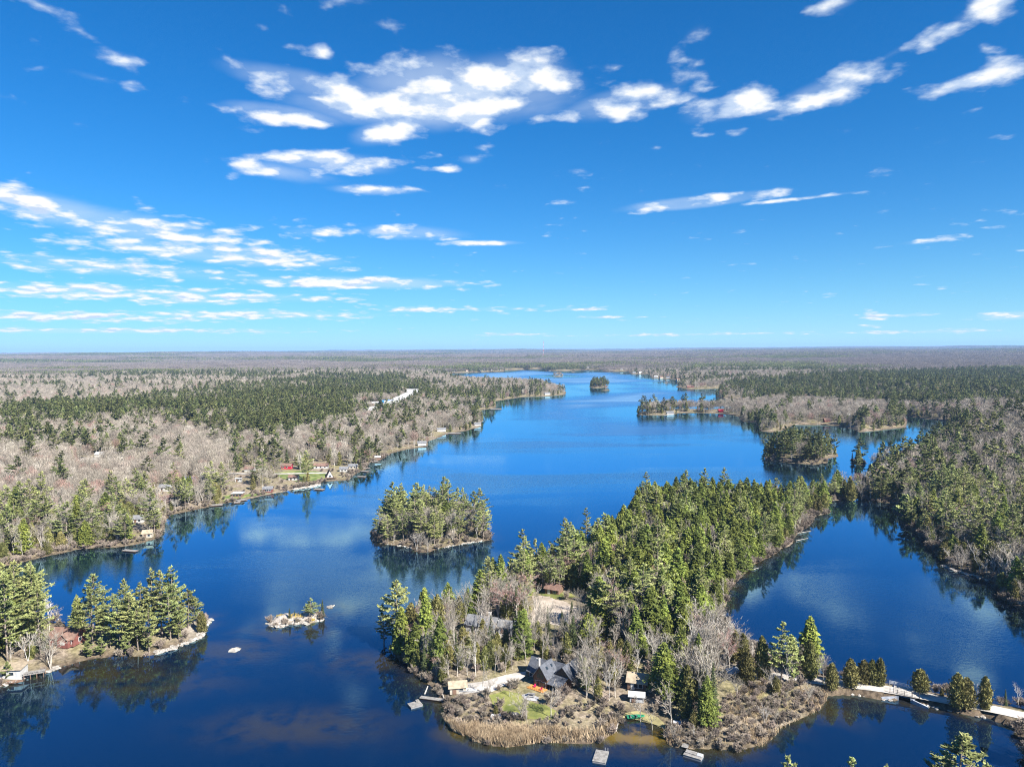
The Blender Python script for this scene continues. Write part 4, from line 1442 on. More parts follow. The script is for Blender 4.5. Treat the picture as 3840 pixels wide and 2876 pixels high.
# the cottage shore across the lake
SH = [
    ('red_house', 'bright red house with brown roof above the grassy slope', 1076, 1757, 15, 8, 4.2, 6.6, -.1, M_REDB, M_ROOFB, 'house', ((0, .25), (0, .6), (1, .5))),
    ('white_garage', 'white garage with brown roof beside the lane', 938, 1768, 13, 8, 3.4, 5.6, -.1, M_WHITEW, M_ROOFB, 'garage', ((0, .7),)),
    ('white_garage', 'low white garage on the grass near the lone tall pine', 1102, 1800, 12, 7, 2.9, 4.6, -.05, M_WHITEW, M_ROOFB, 'garage', ((0, .3), (0, .7))),
    ('long_bungalow', 'long white bungalow with brown roof behind the A-frame', 1205, 1756, 20, 8, 3.2, 5.4, .05, M_WHITEW, M_ROOFB, 'house', ((0, .2), (0, .5), (0, .8))),
    ('dark_red_cottage', 'dark red cottage with grey roof at the waterline', 1006, 1846, 11, 7, 3.2, 5.0, .12, M_REDW, M_ROOFG, 'cottage', ((0, .3), (0, .5), (0, .75))),
    ('pale_cottage', 'pale cottage behind the solitary spruce', 1325, 1757, 12, 8, 3.4, 5.4, .1, M_CREAM, M_ROOFG, 'cottage', ((0, .3), (0, .7))),
    ('pale_cottage', 'white cottage beside the pale cottage on the shore', 1290, 1768, 11, 7, 3.2, 5.2, .1, M_WHITEW, M_ROOFG, 'cottage', ((0, .3), (0, .7))),
    ('cottage', 'small pale cottage in the trees at the low corner shore', 555, 2016, 8, 6, 2.8, 4.4, .2, M_CREAM, M_ROOFT, 'cottage', ((0, .7),)),
    ('cottage', 'grey-roofed cottage hidden behind the corner pine', 520, 1958, 9, 6, 2.8, 4.6, .1, M_WHITEW, M_ROOFG, 'cottage', ((0, .7),)),
    ('tall_cottage', 'tall white cottage in the trees above the dark cedars', 620, 1840, 12, 8, 4.5, 7.0, .1, M_WHITEW, M_ROOFG, 'cottage', ((0, .3), (0, .7))),
    ('lane_cottage', 'dark-roofed cottage in the woods behind the lawn', 712, 1808, 14, 9, 3.6, 6.2, .1, M_GREYW, M_ROOFD, 'cottage', ((0, .3), (0, .7))),
    ('white_trailer', 'white trailer among the bare trees by the lawn', 895, 1806, 8, 3, 2.6, 3.0, 0, M_WHITEW, M_ROOFW, 'trailer', ((0, .5),)),
    ('white_shed', 'white shed under the trees near the lawn', 832, 1808, 7, 5, 2.6, 4.0, 0, M_WHITEW, M_ROOFW, 'shed', ()),
    ('greenhouse', 'long white-roofed workshop deep in the bare forest', 400, 1714, 30, 14, 5, 7.5, .1, M_WHITEW, M_ROOFW, 'workshop', ()),
    ('workshop', 'smaller white-roofed barn behind the long workshop', 340, 1735, 24, 12, 4, 6, .1, M_WHITEW, M_ROOFW, 'barn', ()),
    ('farm_house', 'white house alone in the forest beyond the workshop', 622, 1700, 16, 10, 4.5, 7, .1, M_WHITEW, M_ROOFG, 'house', ()),
    ('white_cottage', 'white boathouse cottage right at the curving shore', 1582, 1672, 15, 9, 4.5, 7, .2, M_WHITEW, M_ROOFG, 'cottage', ((0, .5),)),
    ('waterfront_cottage', 'white cottage on the wooded point by the long dock', 1655, 1618, 18, 9, 4.5, 7, .2, M_WHITEW, M_ROOFG, 'cottage', ((0, .3), (0, .7))),
    ('waterfront_cottage', 'cottage half hidden on the tip of the wooded point', 1790, 1596, 14, 9, 4.0, 6.5, .2, M_WHITEW, M_ROOFG, 'cottage', ((0, .5),)),
    ('brown_boathouse', 'dark boathouse with white roof at the water before the cedars', 1416, 1724, 8, 6, 3.6, 5.0, .3, M_BRNW, M_ROOFW, 'boathouse', ()),
    ('long_house', 'long low white house with grey roof beyond the shore trees', 1662, 1552, 46, 14, 5.5, 10, .05, M_WHITEW, M_ROOFG, 'house', ((0, .2), (0, .5), (0, .8))),
    ('grey_barn', 'grey-roofed barn on the flat beyond the shore trees', 1607, 1553, 28, 12, 5, 9, .0, M_WHITEW, M_ROOFG, 'barn', ()),
    ('low_building', 'low white building across from the grey-roofed barn', 1515, 1556, 30, 10, 4, 6, .0, M_WHITEW, M_ROOFW, 'building', ()),
    ('lake_house', 'white gabled lake house above the far grassy landing', 1740, 1532, 20, 14, 6, 11, .1, M_WHITEW, M_ROOFG, 'house', ((0, .5),)),
    ('lake_house', 'second white gabled house above the far grassy landing', 1708, 1530, 18, 14, 6, 11, .1, M_WHITEW, M_ROOFG, 'house', ((0, .5),)),
    ('lake_house', 'broad grey-roofed house above the far grassy landing', 1762, 1529, 26, 14, 6, 10, .1, M_GREYW, M_ROOFG, 'house', ((0, .5),)),
    ('depot', 'long white roadside building beside the highway', 1375, 1519, 60, 22, 7, 10, .0, M_BRNW, M_ROOFW, 'building', ()),
    ('depot', 'white-roofed roadside building with pale walls by the highway', 1413, 1516, 40, 22, 7, 10, .0, M_WHITEW, M_ROOFW, 'building', ()),
    ('point_cottage', 'white cottage at the end of the far wooded point', 2052, 1484, 24, 14, 6, 10, .2, M_WHITEW, M_ROOFG, 'cottage', ()),
    ('white_cottage', 'white cottage on the low wooded spit', 2512, 1555, 18, 10, 5, 8, .0, M_WHITEW, M_ROOFG, 'cottage', ()),
    ('red_boathouse', 'small red boathouse at the narrow of the wooded spit', 2703, 1549, 12, 7, 4, 6, .0, M_REDB, M_REDB, 'boathouse', ()),
    ('red_cottage', 'red-roofed cottage below the pale bare woods beyond the islands', 3100, 1590, 13, 9, 4, 7, .0, M_REDW, M_ROOFB, 'cottage', ((0, .5),)),
    ('bay_cottage', 'cottage with white roof at the mouth of the far bog', 3580, 1610, 15, 9, 4, 6.5, .2, M_BRNW, M_ROOFW, 'cottage', ()),
    ('red_lodge', 'red-roofed lodge on the far shore', 2588, 1457, 34, 16, 6, 11, .0, M_REDW, M_ROOFB, 'lodge', ()),
]
for (nm, lb, u, v, w, d, ev, rg_, rz, wl, rf, ct, wins) in SH:
    D = at0(u, v).y
    k = .36 if w >= 40 and D > 700 else (.52 if D < 1300 else .45)
    hk = max(k * 1.15, 2.3 / ev)
    gable_house(nm, lb, u, v, w * k, d * k, ev * hk, rg_ * hk, rz, wl, rf, ct, windows=wins if D < 600 else (), back_open=min(30, 6 * D / 80) if D < 900 else D * .02, door=D < 500)
# the A-frame
p = at(1236, 1794)
af = empty('chalet', (p.x, p.y, p.z), .35, 'brown-roofed A-frame chalet with a white gable at the water', 'chalet')
FOOT.append((p.x, p.y, 8, 40))
af.scale = (.5, .5, .6)
MB().add([(-5, -6, 0), (5, -6, 0), (0, -6, 8.6), (-5, 6, 0), (5, 6, 0), (0, 6, 8.6)], [(0, 1, 2), (5, 4, 3), (0, 3, 4, 1), (1, 4, 5, 2), (2, 5, 3, 0)]).build('wall', M_WHITEW, af)
r = MB()
for s in (-1, 1):
    r.slab([(0, -6.8, 9.1), (0, 6.8, 9.1), (s * 5.8, 6.8, .3), (s * 5.8, -6.8, .3)], .2)
r.build('roof', M_ROOFB, af)
wf = MB().box(-1.6, 1.6, -6.08, -5.96, 1.0, 3.2).build('window', M_TRIM, af)
MB().box(-1.4, -.06, -6.12, -5.98, 1.15, 3.05).box(.06, 1.4, -6.12, -5.98, 1.15, 3.05).build('pane', M_GLASS, wf)
MB().box(-7, 9, -11, -6.9, .5, .8).build('terrace', M_BRNW, af)
for k in range(9):
    MB().box(-7 + k * 2, -6.8 + k * 2, -11, -10.8, -.4, 1.7).build('terrace_post', M_BRNW, af)
# flat-roofed boathouse with its terrace dock
p = at(893, 1862)
fb = empty('flat_roofed_boathouse', (p.x, p.y, p.z), .05, 'low flat-roofed boathouse with grey roof on the green lawn', 'boathouse')
FOOT.append((p.x, p.y, 6, 40))
fb.scale = (.62, .62, .8)
MB().box(-5, 5, -3.5, 3.5, -.4, 2.7).build('wall', M_BRNW, fb)
MB().slab([(-5.8, -4.4, 2.9), (5.8, -4.4, 2.9), (5.8, 4.2, 3.25), (-5.8, 4.2, 3.25)], .2).build('roof', M_ROOFW, fb)
for x in (-3, 0, 3):
    MB().box(x - .9, x + .9, -3.56, -3.46, .8, 2.2).build('window', M_GLASS, fb)
# blue panels of the roadside works
for k, (u, v) in enumerate([(1440, 1518), (1452, 1520), (1464, 1517)]):
    gable_house('blue_shed', 'bright blue roadside shed %s' % ('beside the white depots', 'in the middle of the roadside works', 'at the highway edge of the works')[k], u, v, 8, 7, 5, 7, .1 * k, M_BLUEW, M_BLUEW if k != 1 else M_ROOFW, 'shed', windows=(), back_open=60, door=False)

# ------------------------------------------------------------------ far cottages on the distant shore
CW = {'w': M_WHITEW, 'c': M_CREAM, 'g': M_GREYW}
far_c = [(1700, 1400), (1752, 1398), (1770, 1397), (1800, 1397), (1812, 1396), (1845, 1395), (1872, 1394), (2062, 1392), (2150, 1388), (2160, 1388), (2190, 1388), (2205, 1388), (2222, 1387), (2290, 1393), (2330, 1393),
         (2378, 1403), (2400, 1404), (2460, 1419), (2480, 1421), (2505, 1422), (2545, 1430), (1725, 1393), (1668, 1392), (1655, 1395)]
for k, (u, v) in enumerate(far_c):
    p = at0(u, v - .8)
    z = max(.4, hz(p.x, p.y))
    g = empty('lakeshore_cottage', (p.x, p.y, z), random.uniform(-.4, .4), 'pale cottage at the waterline of the distant lakeshore', 'cottage', 'cottages along the distant lakeshore')
    w, d, e = random.uniform(8, 15), random.uniform(6, 9), random.uniform(3.0, 4.6)
    FOOT.append((p.x, p.y, 11, 40))
    MB().box(-w / 2, w / 2, -d / 2, d / 2, -1, e).build('wall', random.choice([M_WHITEW, M_WHITEW, M_CREAM]), g)
    r = MB()
    for s in (-1, 1):
        r.slab([(-w / 2 - .6, 0, e + 3), (w / 2 + .6, 0, e + 3), (w / 2 + .6, s * (d / 2 + .6), e - .1), (-w / 2 - .6, s * (d / 2 + .6), e - .1)], .2)
    r.build('roof', random.choice([M_ROOFG, M_ROOFB, M_ROOFW, M_ROOFD]), g)

# ------------------------------------------------------------------ bridge on the causeway
A, B = at0(3336, 2580, 1.5), at0(3452, 2604, 1.5)
mid = (A + B) / 2
ax = (B - A)
ang = math.atan2(ax.y, ax.x)
half = ax.length / 2
br = empty('bridge', (mid.x, mid.y, 0), ang, 'short single-lane bridge over the gap in the causeway', 'bridge')
MB().box(-half * .72, half * .72, -2.3, 2.3, 1.05, 1.42).build('deck_slab', M_BRNW, br)
for k in range(14):
    w = half * 1.44 / 14
    MB().box(-half * .72 + k * w, -half * .72 + (k + .94) * w, -2.45, 2.45, 1.42, 1.60).build('plank', M_GRAVEL, br)
for s in (-1, 1):
    x = s * half * .52
    MB().box(x - .5, x + .5, -2.7, 2.7, -1.2, 1.04).build('abutment', M_CONC, br)
    for y, sy in ((-2.7, -1), (2.7, 1)):
        MB().add([(x, y, -1), (x + s * 3.4, y + sy * 1.2, -1), (x + s * 3.4, y + sy * 1.2, .55), (x, y, 1.02), (x, y + sy * .35, -1), (x + s * 3.4, y + sy * 1.6, -1), (x + s * 3.4, y + sy * 1.6, .55), (x, y + sy * .35, 1.02)],
                 [(0, 1, 2, 3), (7, 6, 5, 4), (0, 4, 5, 1), (1, 5, 6, 2), (2, 6, 7, 3), (3, 7, 4, 0)]).build('wing_wall', M_CONC, br)
for k in range(5):
    x = -half * .95 + k * half * .475
    MB().box(x - .07, x + .07, -2.5, -2.36, 1.3, 2.65).build('railing_post', M_STEEL, br)
for z in (1.95, 2.45):
    MB().tube((-half * .95, -2.43, z), (half * .95, -2.43, z), .035).build('rail', M_STEEL, br)
for (xa, xb) in ((-half * 1.02, half * .10), (half * .42, half * 1.0)):
    for k in range(4):
        x = xa + (xb - xa) * k / 3
        MB().box(x - .06, x + .06, 2.36, 2.48, 1.3, 2.55).build('railing_post', M_RAILW, br)
    for z in (1.85, 2.15, 2.45):
        MB().box(xa, xb, 2.38, 2.44, z, z + .12).build('rail', M_RAILW, br)


# ------------------------------------------------------------------ docks, rafts and boats
def platform(name, label, cat, corners, z, th, nplank, mat=M_DOCK, lift=.0, float_=True, group=None):
    """planked platform over four seen corners (front-left, front-right, back-right, back-left)"""
    P = [at0(u, v, z) for u, v in corners]
    c = sum(P, Vector()) / 4
    ex = ((P[1] - P[0]) + (P[2] - P[3])) / 2
    ey = ((P[3] - P[0]) + (P[2] - P[1])) / 2
    L, W = ex.length, abs(ey.dot(Vector((-ex.y, ex.x, 0)).normalized()))
    rz = math.atan2(ex.y, ex.x)
    root = empty(name, (c.x, c.y, 0), rz, label, cat, group)
    MB().box(-L / 2 + .06, L / 2 - .06, -W / 2 + .06, W / 2 - .06, z - th, z - .06).build('float' if float_ else 'frame', M_FLOAT if float_ else M_BRNW, root)
    w = L / nplank
    for k in range(nplank):
        dz = random.uniform(-.008, .008)
        MB().box(-L / 2 + k * w, -L / 2 + (k + .95) * w, -W / 2, W / 2, z - .055 + dz, z + dz).build('plank', mat, root)
    return root, L, W


rf, L, W = platform('swim_raft', 'large square grey swim raft anchored off the reed bed', 'raft', [(2216, 2852), (2266, 2858), (2289, 2818), (2240, 2808)], .45, .5, 14)
for s in (-.28, .28):
    MB().box(-L * .42, L * .42, s * W - .25, s * W + .25, .47, .52).build('bench_board', M_DOCK, rf)
lad = MB()
for k in range(3):
    lad.box(-.3, .3, -.03, .03, -.5 + k * .35, -.45 + k * .35)
lad.box(-.33, -.28, -.03, .03, -.6, 1.1).box(.28, .33, -.03, .03, -.6, 1.1).build('ladder', M_RAILW, rf, (L * .3, W / 2 + .1, 0))
rf, L, W = platform('floating_raft', 'small pale raft floating beside the long driveway dock', 'raft', [(1540, 2654), (1586, 2640), (1572, 2625), (1529, 2635)], .45, .5, 11)
MB().box(L * .15, L * .42, W * .2, W * .48, .46, .85).build('bench', M_DOCK, rf)
platform('long_dock', 'long narrow weathered dock reaching out from the driveway shore', 'dock', [(1578, 2617), (1664, 2628), (1660, 2618), (1574, 2606)], .5, .2, 22, float_=False)
dk, L, W = platform('marsh_dock', 'white-grey floating dock moored beside the brushy marsh', 'dock', [(2561, 2828), (2632, 2848), (2638, 2828), (2574, 2808)], .55, .55, 16)
MB().box(-L * .46, L * .12, -W * .1, W * .42, .56, .75).build('upper_panel', M_DOCK, dk)
MB().box(L * .16, L * .46, -W * .1, W * .42, .56, .72).build('upper_panel', M_GREYW, dk)
platform('dock_ramp', 'bleached ramp leading from the marsh to the moored dock', 'ramp', [(2560, 2798), (2588, 2808), (2576, 2786), (2556, 2784)], .6, .2, 8, float_=False)
P0, P1 = at0(1593, 2602), at0(1604, 2576)
lg = MB().tube((P0.x, P0.y, .12), (P1.x, P1.y, .25), .22, .15, 7).build('floating_log', M_SNAG)
tag(lg, 'pale log floating beside the long driveway dock', 'log')
P0, P1 = at0(1664, 2624), at0(1652, 2590)
lg = MB().tube((P0.x, P0.y, .5), (P1.x, P1.y, 1.3), .14, .10, 7).build('dock_pole', M_SNAG)
tag(lg, 'pale pole leaning at the shore end of the long dock', 'pole')
for k, (cs, lb) in enumerate([([(882, 1881), (918, 1874), (926, 1867), (890, 1872)], 'wide pale terrace dock below the flat-roofed boathouse'), ([(875, 1886), (900, 1884), (903, 1879), (880, 1880)], 'small dock beside the wide terrace dock'),
                              ([(1178, 1835), (1214, 1836), (1214, 1832), (1180, 1830)], 'pale dock on the rocky shore by the lone tall pine'), ([(1340, 1787), (1370, 1788), (1372, 1785), (1342, 1784)], 'dock running out past the chalet lawn'),
                              ([(1358, 1756), (1387, 1755), (1387, 1753), (1358, 1754)], 'thin dock beyond the solitary spruce'), ([(1354, 1767), (1380, 1769), (1380, 1766), (1356, 1764)], 'dock beside the solitary spruce'),
                              ([(1390, 1732), (1415, 1730), (1416, 1726), (1392, 1728)], 'dock by the dark boathouse with white roof'), ([(1660, 1628), (1700, 1623), (1704, 1619), (1664, 1623)], 'dock at the wooded point cottage'),
                              ([(1688, 1626), (1728, 1626), (1728, 1623), (1690, 1623)], 'long pale dock reaching out from the wooded point'), ([(1838, 1535), (1880, 1534), (1880, 1531), (1838, 1532)], 'dock below the far grassy landing'),
                              ([(460, 2064), (512, 2068), (514, 2062), (466, 2058)], 'low dock in the dark reflections of the corner shore'), ([(785, 1897), (835, 1893), (835, 1888), (788, 1891)], 'long low dock along the shore lawn')]):
    platform('dock', lb, 'dock', cs, .6, .3, 8, float_=False)


def rowboat(name, label, u, v, rz, L, mat, upside=False, z=None):
    p = at(u, v)
    root = empty(name, (p.x, p.y, (p.z if z is None else z) + (.1 if not upside else .45)), rz, label, 'boat')
    n = 9
    V = []
    for i in range(n):
        t = i / (n - 1)
        w = .72 * math.sin(math.pi * min(1, .18 + t * .82) ** 1.0) ** .6 if t < 1 else 0
        w = .70 * (1 - max(0, (t - .45) / .55) ** 2.2)
        zk = .02 + .16 * t ** 3
        for (yy, zz) in ((-w, .48 + .14 * t * t), (-w * .82, .12 + zk), (0, zk), (w * .82, .12 + zk), (w, .48 + .14 * t * t)):
            V.append(((t - .5) * L, yy, zz * (-1 if upside else 1)))
    F = []
    for i in range(n - 1):
        for j in range(4):
            F.append((i * 5 + j, i * 5 + j + 1, (i + 1) * 5 + j + 1, (i + 1) * 5 + j))
    F.append((0, 1, 2, 3, 4))
    MB().add(V, F).build('hull', mat, root)
    if not upside:
        for x in (-.28, .05):
            MB().box(x * L - .14, x * L + .14, -.6, .6, .34, .39).build('thwart', M_DOCK, root)
    return root


rowboat('rowboat', 'green boat pulled up on the straw-coloured landing', 2384, 2694, .1, 4.4, M_GREENB)
rowboat('canoe', 'overturned white boat beside the marsh edge', 2562, 2712, -.2, 4.6, M_BOATW, True)
rowboat('canoe', 'overturned pale canoe on the stones below the lawn', 1874, 2683, .05, 4.6, M_BOATW, True)
rowboat('rowboat', 'white boat lying on the driveway beside the cream boathouse', 1752, 2592, -.1, 5.0, M_BOATW)
rowboat('rowboat', 'dark boat at the waterline of the cottage point', 55, 2562, .2, 4.2, M_BRNW, z=.05)
# dock at the lake edge of the peninsula
platform('lake_dock', 'white dock at the lake edge of the hemlock woods', 'dock', [(2368, 1912), (2384, 1914), (2386, 1898), (2372, 1896)], .6, .3, 8, float_=False)
gable_house('dock_shelter', 'tiny white shelter on the lake edge of the hemlock woods', 2379, 1900, 4, 3, 2.0, 2.9, 0, M_WHITEW, M_ROOFW, 'shelter', windows=(), back_open=1, door=False)


# ------------------------------------------------------------------ rocks and logs
def rock_mesh(seed, flat=.6):
    rg = np.random.default_rng(seed)
    bm = bmesh.new()
    bmesh.ops.create_icosphere(bm, subdivisions=2, radius=1.0)
    for v in bm.verts:
        k = 1 + rg.normal(0, .13)
        v.co = Vector((v.co.x * k * 1.2, v.co.y * k, v.co.z * k * flat))
    me = bpy.data.meshes.new('rock')
    bm.to_mesh(me)
    bm.free()
    me.materials.append(M_ROCK)
    return me


ROCKS = [rock_mesh(s) for s in range(6)]


def rock(x, y, z, s, label, group=None, name='rock', k=None):
    o = bpy.data.objects.new(name, ROCKS[random.randrange(6) if k is None else k])
    o.location = (x, y, z)
    o.rotation_euler = (random.uniform(-.2, .2), random.uniform(-.2, .2), random.uniform(0, 6.28))
    o.scale = (s, s * random.uniform(.7, 1.1), s * random.uniform(.6, 1.0))
    COL.objects.link(o)
    return tag(o, label, 'rock', group)


def rocks_along(pl_px, n, s0, s1, label, group, dry=.15):
    P = [at0(u, v) for u, v in pl_px]
    for k in range(n):
        i = random.randrange(len(P) - 1)
        q = P[i].lerp(P[i + 1], random.random())
        s = random.uniform(s0, s1)
        rock(q.x + random.gauss(0, .5), q.y + random.gauss(0, .5), dry * s, s, label, group)


rocks_along([(590, 2450), (669, 2424), (745, 2390), (765, 2352), (790, 2320)], 60, .35, 1.1, 'pale boulder on the rocky tip of the cottage point', 'boulders on the cottage point')
rocks_along([(1008, 2334), (1019, 2346), (1050, 2348), (1077, 2341), (1131, 2334), (1158, 2336), (1203, 2325)], 45, .4, 1.2, 'pale boulder at the edge of the granite islet', 'boulders on the granite islet')
rocks_along([(1050, 2326), (1100, 2324), (1190, 2318)], 26, .5, 1.5, 'pale boulder on top of the granite islet', 'boulders on the islet top', .9)
rocks_along([(1637, 2059), (1709, 2045), (1769, 2033), (1842, 2024)], 40, .3, .8, 'pale stone along the wooded island shore', 'stones on the island shore')
rocks_along([(1398, 2012), (1410, 2033), (1458, 2042), (1542, 2054)], 18, .3, .8, 'pale stone along the wooded island shore', 'stones on the island shore')
rocks_along([(1100, 1836), (1160, 1828), (1198, 1818)], 36, .6, 1.8, 'pale boulder below the lone tall pine', 'boulders of the cottage shore')
rocks_along([(3535, 2122), (3615, 2150), (3714, 2178)], 46, .3, .9, 'bleached stone on the small beach across the bay', 'stones on the bay beach', .3)
rocks_along([(1890, 2690), (1960, 2702), (2030, 2712), (2080, 2705)], 22, .3, .7, 'pale stone in the row below the lawn', 'stones below the lawn', 1.2)
rocks_along([(3440, 2640), (3500, 2650), (3560, 2662), (3700, 2688)], 30, .25, .6, 'stone on the causeway bank', 'stones on the causeway bank')
rocks_along([(3150, 2595), (3221, 2604), (3306, 2620), (3350, 2622)], 30, .25, .6, 'stone on the causeway bank', 'stones on the causeway bank')
rocks_along([(0, 2572), (65, 2552), (130, 2530), (231, 2500)], 30, .3, .8, 'stone below the white boathouse', 'stones below the white boathouse')
for (u, v, s, lb) in [(872, 2440, 1.6, 'low pale rock awash between the point and the islet'), (890, 2434, 1.2, 'smaller rock awash beside the low pale rock'), (1236, 2275, 1.5, 'white rock just breaking the surface off the islet end'),
                      (1246, 2272, 1.0, 'small white rock beside the awash rock off the islet end')]:
    p = at0(u, v)
    rock(p.x, p.y, -.25, s, lb)
for (a, b, r, lb) in [((2985, 2030), (3030, 2019), .13, 'bleached fallen tree lying out over the bay'), ((2990, 2002), (3040, 1992), .13, 'second bleached trunk fallen into the bay'), ((2825, 2138), (2845, 2130), .12, 'pale driftwood trunk on the bay shore'),
                      ((2740, 2370), (2765, 2362), .18, 'grey log lying off the marsh'), ((2745, 2352), (2764, 2376), .18, 'grey log drifting off the marsh'), ((3475, 2652), (3495, 2640), .22, 'tan driftwood log below the bridge'),
                      ((2310, 2745), (2318, 2712), .16, 'pale pole lying at the end of the reed bed'), ((1830, 2730), (1790, 2762), .0, '')]:
    if not lb:
        continue
    p, q = at0(*a), at0(*b)
    o = MB().tube((p.x, p.y, .35), (q.x, q.y, .2), r, r * .5, 7).build('fallen_log', M_SNAG)
    tag(o, lb, 'log')
# sedge tufts on the islet
for (u, v, s) in [(1060, 2326, 1.6), (1112, 2316, 2.0), (1066, 2340, .9), (1165, 2316, 1.0)]:
    p = at(u, v)
    V, F = gen_tuft(int(u), s) if 'gen_tuft' in globals() else (None, None)
    if V is None:
        rgt = np.random.default_rng(int(u))
        n = 160
        a = rgt.uniform(0, 6.28, n)
        rr = s * np.sqrt(rgt.random(n))
        X, Y = np.cos(a) * rr * 1.4, np.sin(a) * rr
        h = rgt.uniform(.2, .55, n)
        A = np.column_stack([X - .07, Y, -.2 + 0 * X])
        B = np.column_stack([X + .07, Y, -.2 + 0 * X])
        C = np.column_stack([X + rgt.normal(0, .15, n), Y + rgt.normal(0, .15, n), h])
        V = np.stack([A, B, C], 1).reshape(-1, 3)
        F = np.arange(len(V)).reshape(-1, 3)
    o = bpy.data.objects.new('sedge_tuft', mesh_np('sedge_tuft', V, F, [M_LICH]))
    o.location = p
    COL.objects.link(o)
    tag(o, 'ochre sedge growing in a hollow of the granite islet', 'sedge', 'sedge tufts on the islet')

# ------------------------------------------------------------------ the communications tower on the horizon
d = dir_px(2038, 1340)
TD = 5600.0
tx, ty = d[0] / d[1] * TD, TD
tz = hz(tx, ty)
tw = empty('radio_tower', (tx, ty, tz), 0, 'thin red and white lattice radio tower on the horizon', 'tower')
H = 128.0
for k in range(8):
    z0, z1 = H * k / 8, H * (k + 1) / 8
    m = MB()
    w0, w1 = 3.4 - 2.4 * k / 8, 3.4 - 2.4 * (k + 1) / 8
    for sx, sy in ((-1, -1), (1, -1), (1, 1), (-1, 1)):
        m.tube((sx * w0, sy * w0, z0), (sx * w1, sy * w1, z1), .55, .5, 4)
    for (s1, s2) in (((-1, -1), (1, -1)), ((1, -1), (1, 1)), ((1, 1), (-1, 1)), ((-1, 1), (-1, -1))):
        m.tube((s1[0] * w0, s1[1] * w0, z0), (s2[0] * w1, s2[1] * w1, z1), .3, .3, 4)
    m.build('mast_section', M_TOWR if k % 2 else M_TRIM, tw)
MB().tube((0, 0, H), (0, 0, H + 14), .5, .2, 5).build('antenna', M_STEEL, tw)
# ------------------------------------------------------------------ where the trees stand
def zone(pts):
    return px0(pts)


Z_HEM = zone([(2180, 2080), (2400, 1905), (2900, 1880), (3040, 1890), (2960, 2030), (2740, 2190), (2690, 2300), (2650, 2420), (2560, 2500), (2440, 2500), (2360, 2430), (2310, 2300), (2220, 2200)])
Z_RIDGE = zone([(1560, 2385), (1760, 2290), (1990, 2185), (2130, 2130), (2200, 2190), (2000, 2225), (1985, 2290), (1860, 2300), (1700, 2372), (1600, 2400)])
Z_FRONT = zone([(1620, 2560), (1700, 2600), (1830, 2650), (1900, 2684), (2050, 2712), (2130, 2690), (2180, 2650), (2300, 2650), (2330, 2700), (2240, 2800), (1900, 2815), (1690, 2760), (1640, 2640)])
Z_REED = zone([(1664, 2700), (1700, 2722), (1742, 2735), (1790, 2722), (1830, 2742), (1900, 2740), (1960, 2748), (2060, 2752), (2180, 2752), (2270, 2738), (2312, 2718), (2300, 2750), (2243, 2785), (2028, 2785), (1901, 2802), (1775, 2780), (1700, 2740)])
Z_SEM = zone([(2500, 2720), (2640, 2735), (2730, 2640), (2850, 2590), (3110, 2600), (3080, 2660), (2930, 2735), (2870, 2800), (2680, 2815), (2500, 2800)])
Z_NEM = zone([(2690, 2330), (2770, 2390), (2850, 2440), (2980, 2500), (2960, 2530), (2820, 2520), (2720, 2470), (2650, 2390)])
Z_EASTBANK = zone([(2640, 2330), (2700, 2230), (2860, 2090), (2960, 2030), (3010, 1980), (3070, 1930), (3130, 1930), (3060, 2000), (2900, 2120), (2740, 2330)])
Z_HOUSE = zone([(1640, 2480), (1900, 2430), (2300, 2430), (2350, 2520), (2300, 2680), (2180, 2690), (2090, 2660), (1830, 2640), (1700, 2600)])
Z_CABIN = zone([(2330, 2480), (2520, 2480), (2560, 2720), (2330, 2700)])
Z_PEN = zone([(1430, 2400), (1640, 2330), (1900, 2180), (2130, 2100), (2380, 1870), (2600, 1850), (3000, 1830), (3080, 1890), (3070, 1990), (2700, 2330), (2840, 2450), (3130, 2540), (3110, 2620), (2900, 2760),
              (2700, 2830), (1900, 2810), (1650, 2760), (1430, 2480)])
Z_GREEN_L = zone([(0, 1625), (250, 1610), (620, 1560), (1000, 1465), (1180, 1432), (1500, 1432), (1620, 1475), (1540, 1500), (1330, 1530), (1320, 1600), (1000, 1690), (700, 1660), (420, 1650), (0, 1690)])
Z_DARK_R = zone([(2700, 1452), (3100, 1430), (3500, 1410), (3900, 1400), (3950, 1500), (3560, 1560), (3400, 1545), (3100, 1530), (2850, 1505)])
Z_BARE_M = zone([(2640, 1550), (2700, 1530), (3000, 1520), (3330, 1550), (3250, 1590), (3000, 1600), (2930, 1590), (2760, 1565)])
Z_BARE_L = zone([(820, 1740), (1000, 1690), (1400, 1600), (1560, 1560), (1640, 1640), (1440, 1720), (1360, 1740), (1200, 1752), (900, 1756)])
Z_CEDAR_L = zone([(-300, 2160), (300, 1990), (700, 1840), (800, 1840), (820, 1895), (640, 1940), (620, 2010), (500, 2045), (60, 2130)])
Z_BARE_R = zone([(3560, 1800), (3640, 1650), (3840, 1560), (4300, 1560), (4300, 1960), (3840, 1940)])
Z_OPEN = zone([(1970, 2225), (2185, 2235), (2230, 2300), (2215, 2425), (1985, 2425)])
Z_SHORE_HOUSES = zone([(820, 1900), (820, 1800), (900, 1740), (1240, 1735), (1370, 1735), (1360, 1800), (1200, 1830)])


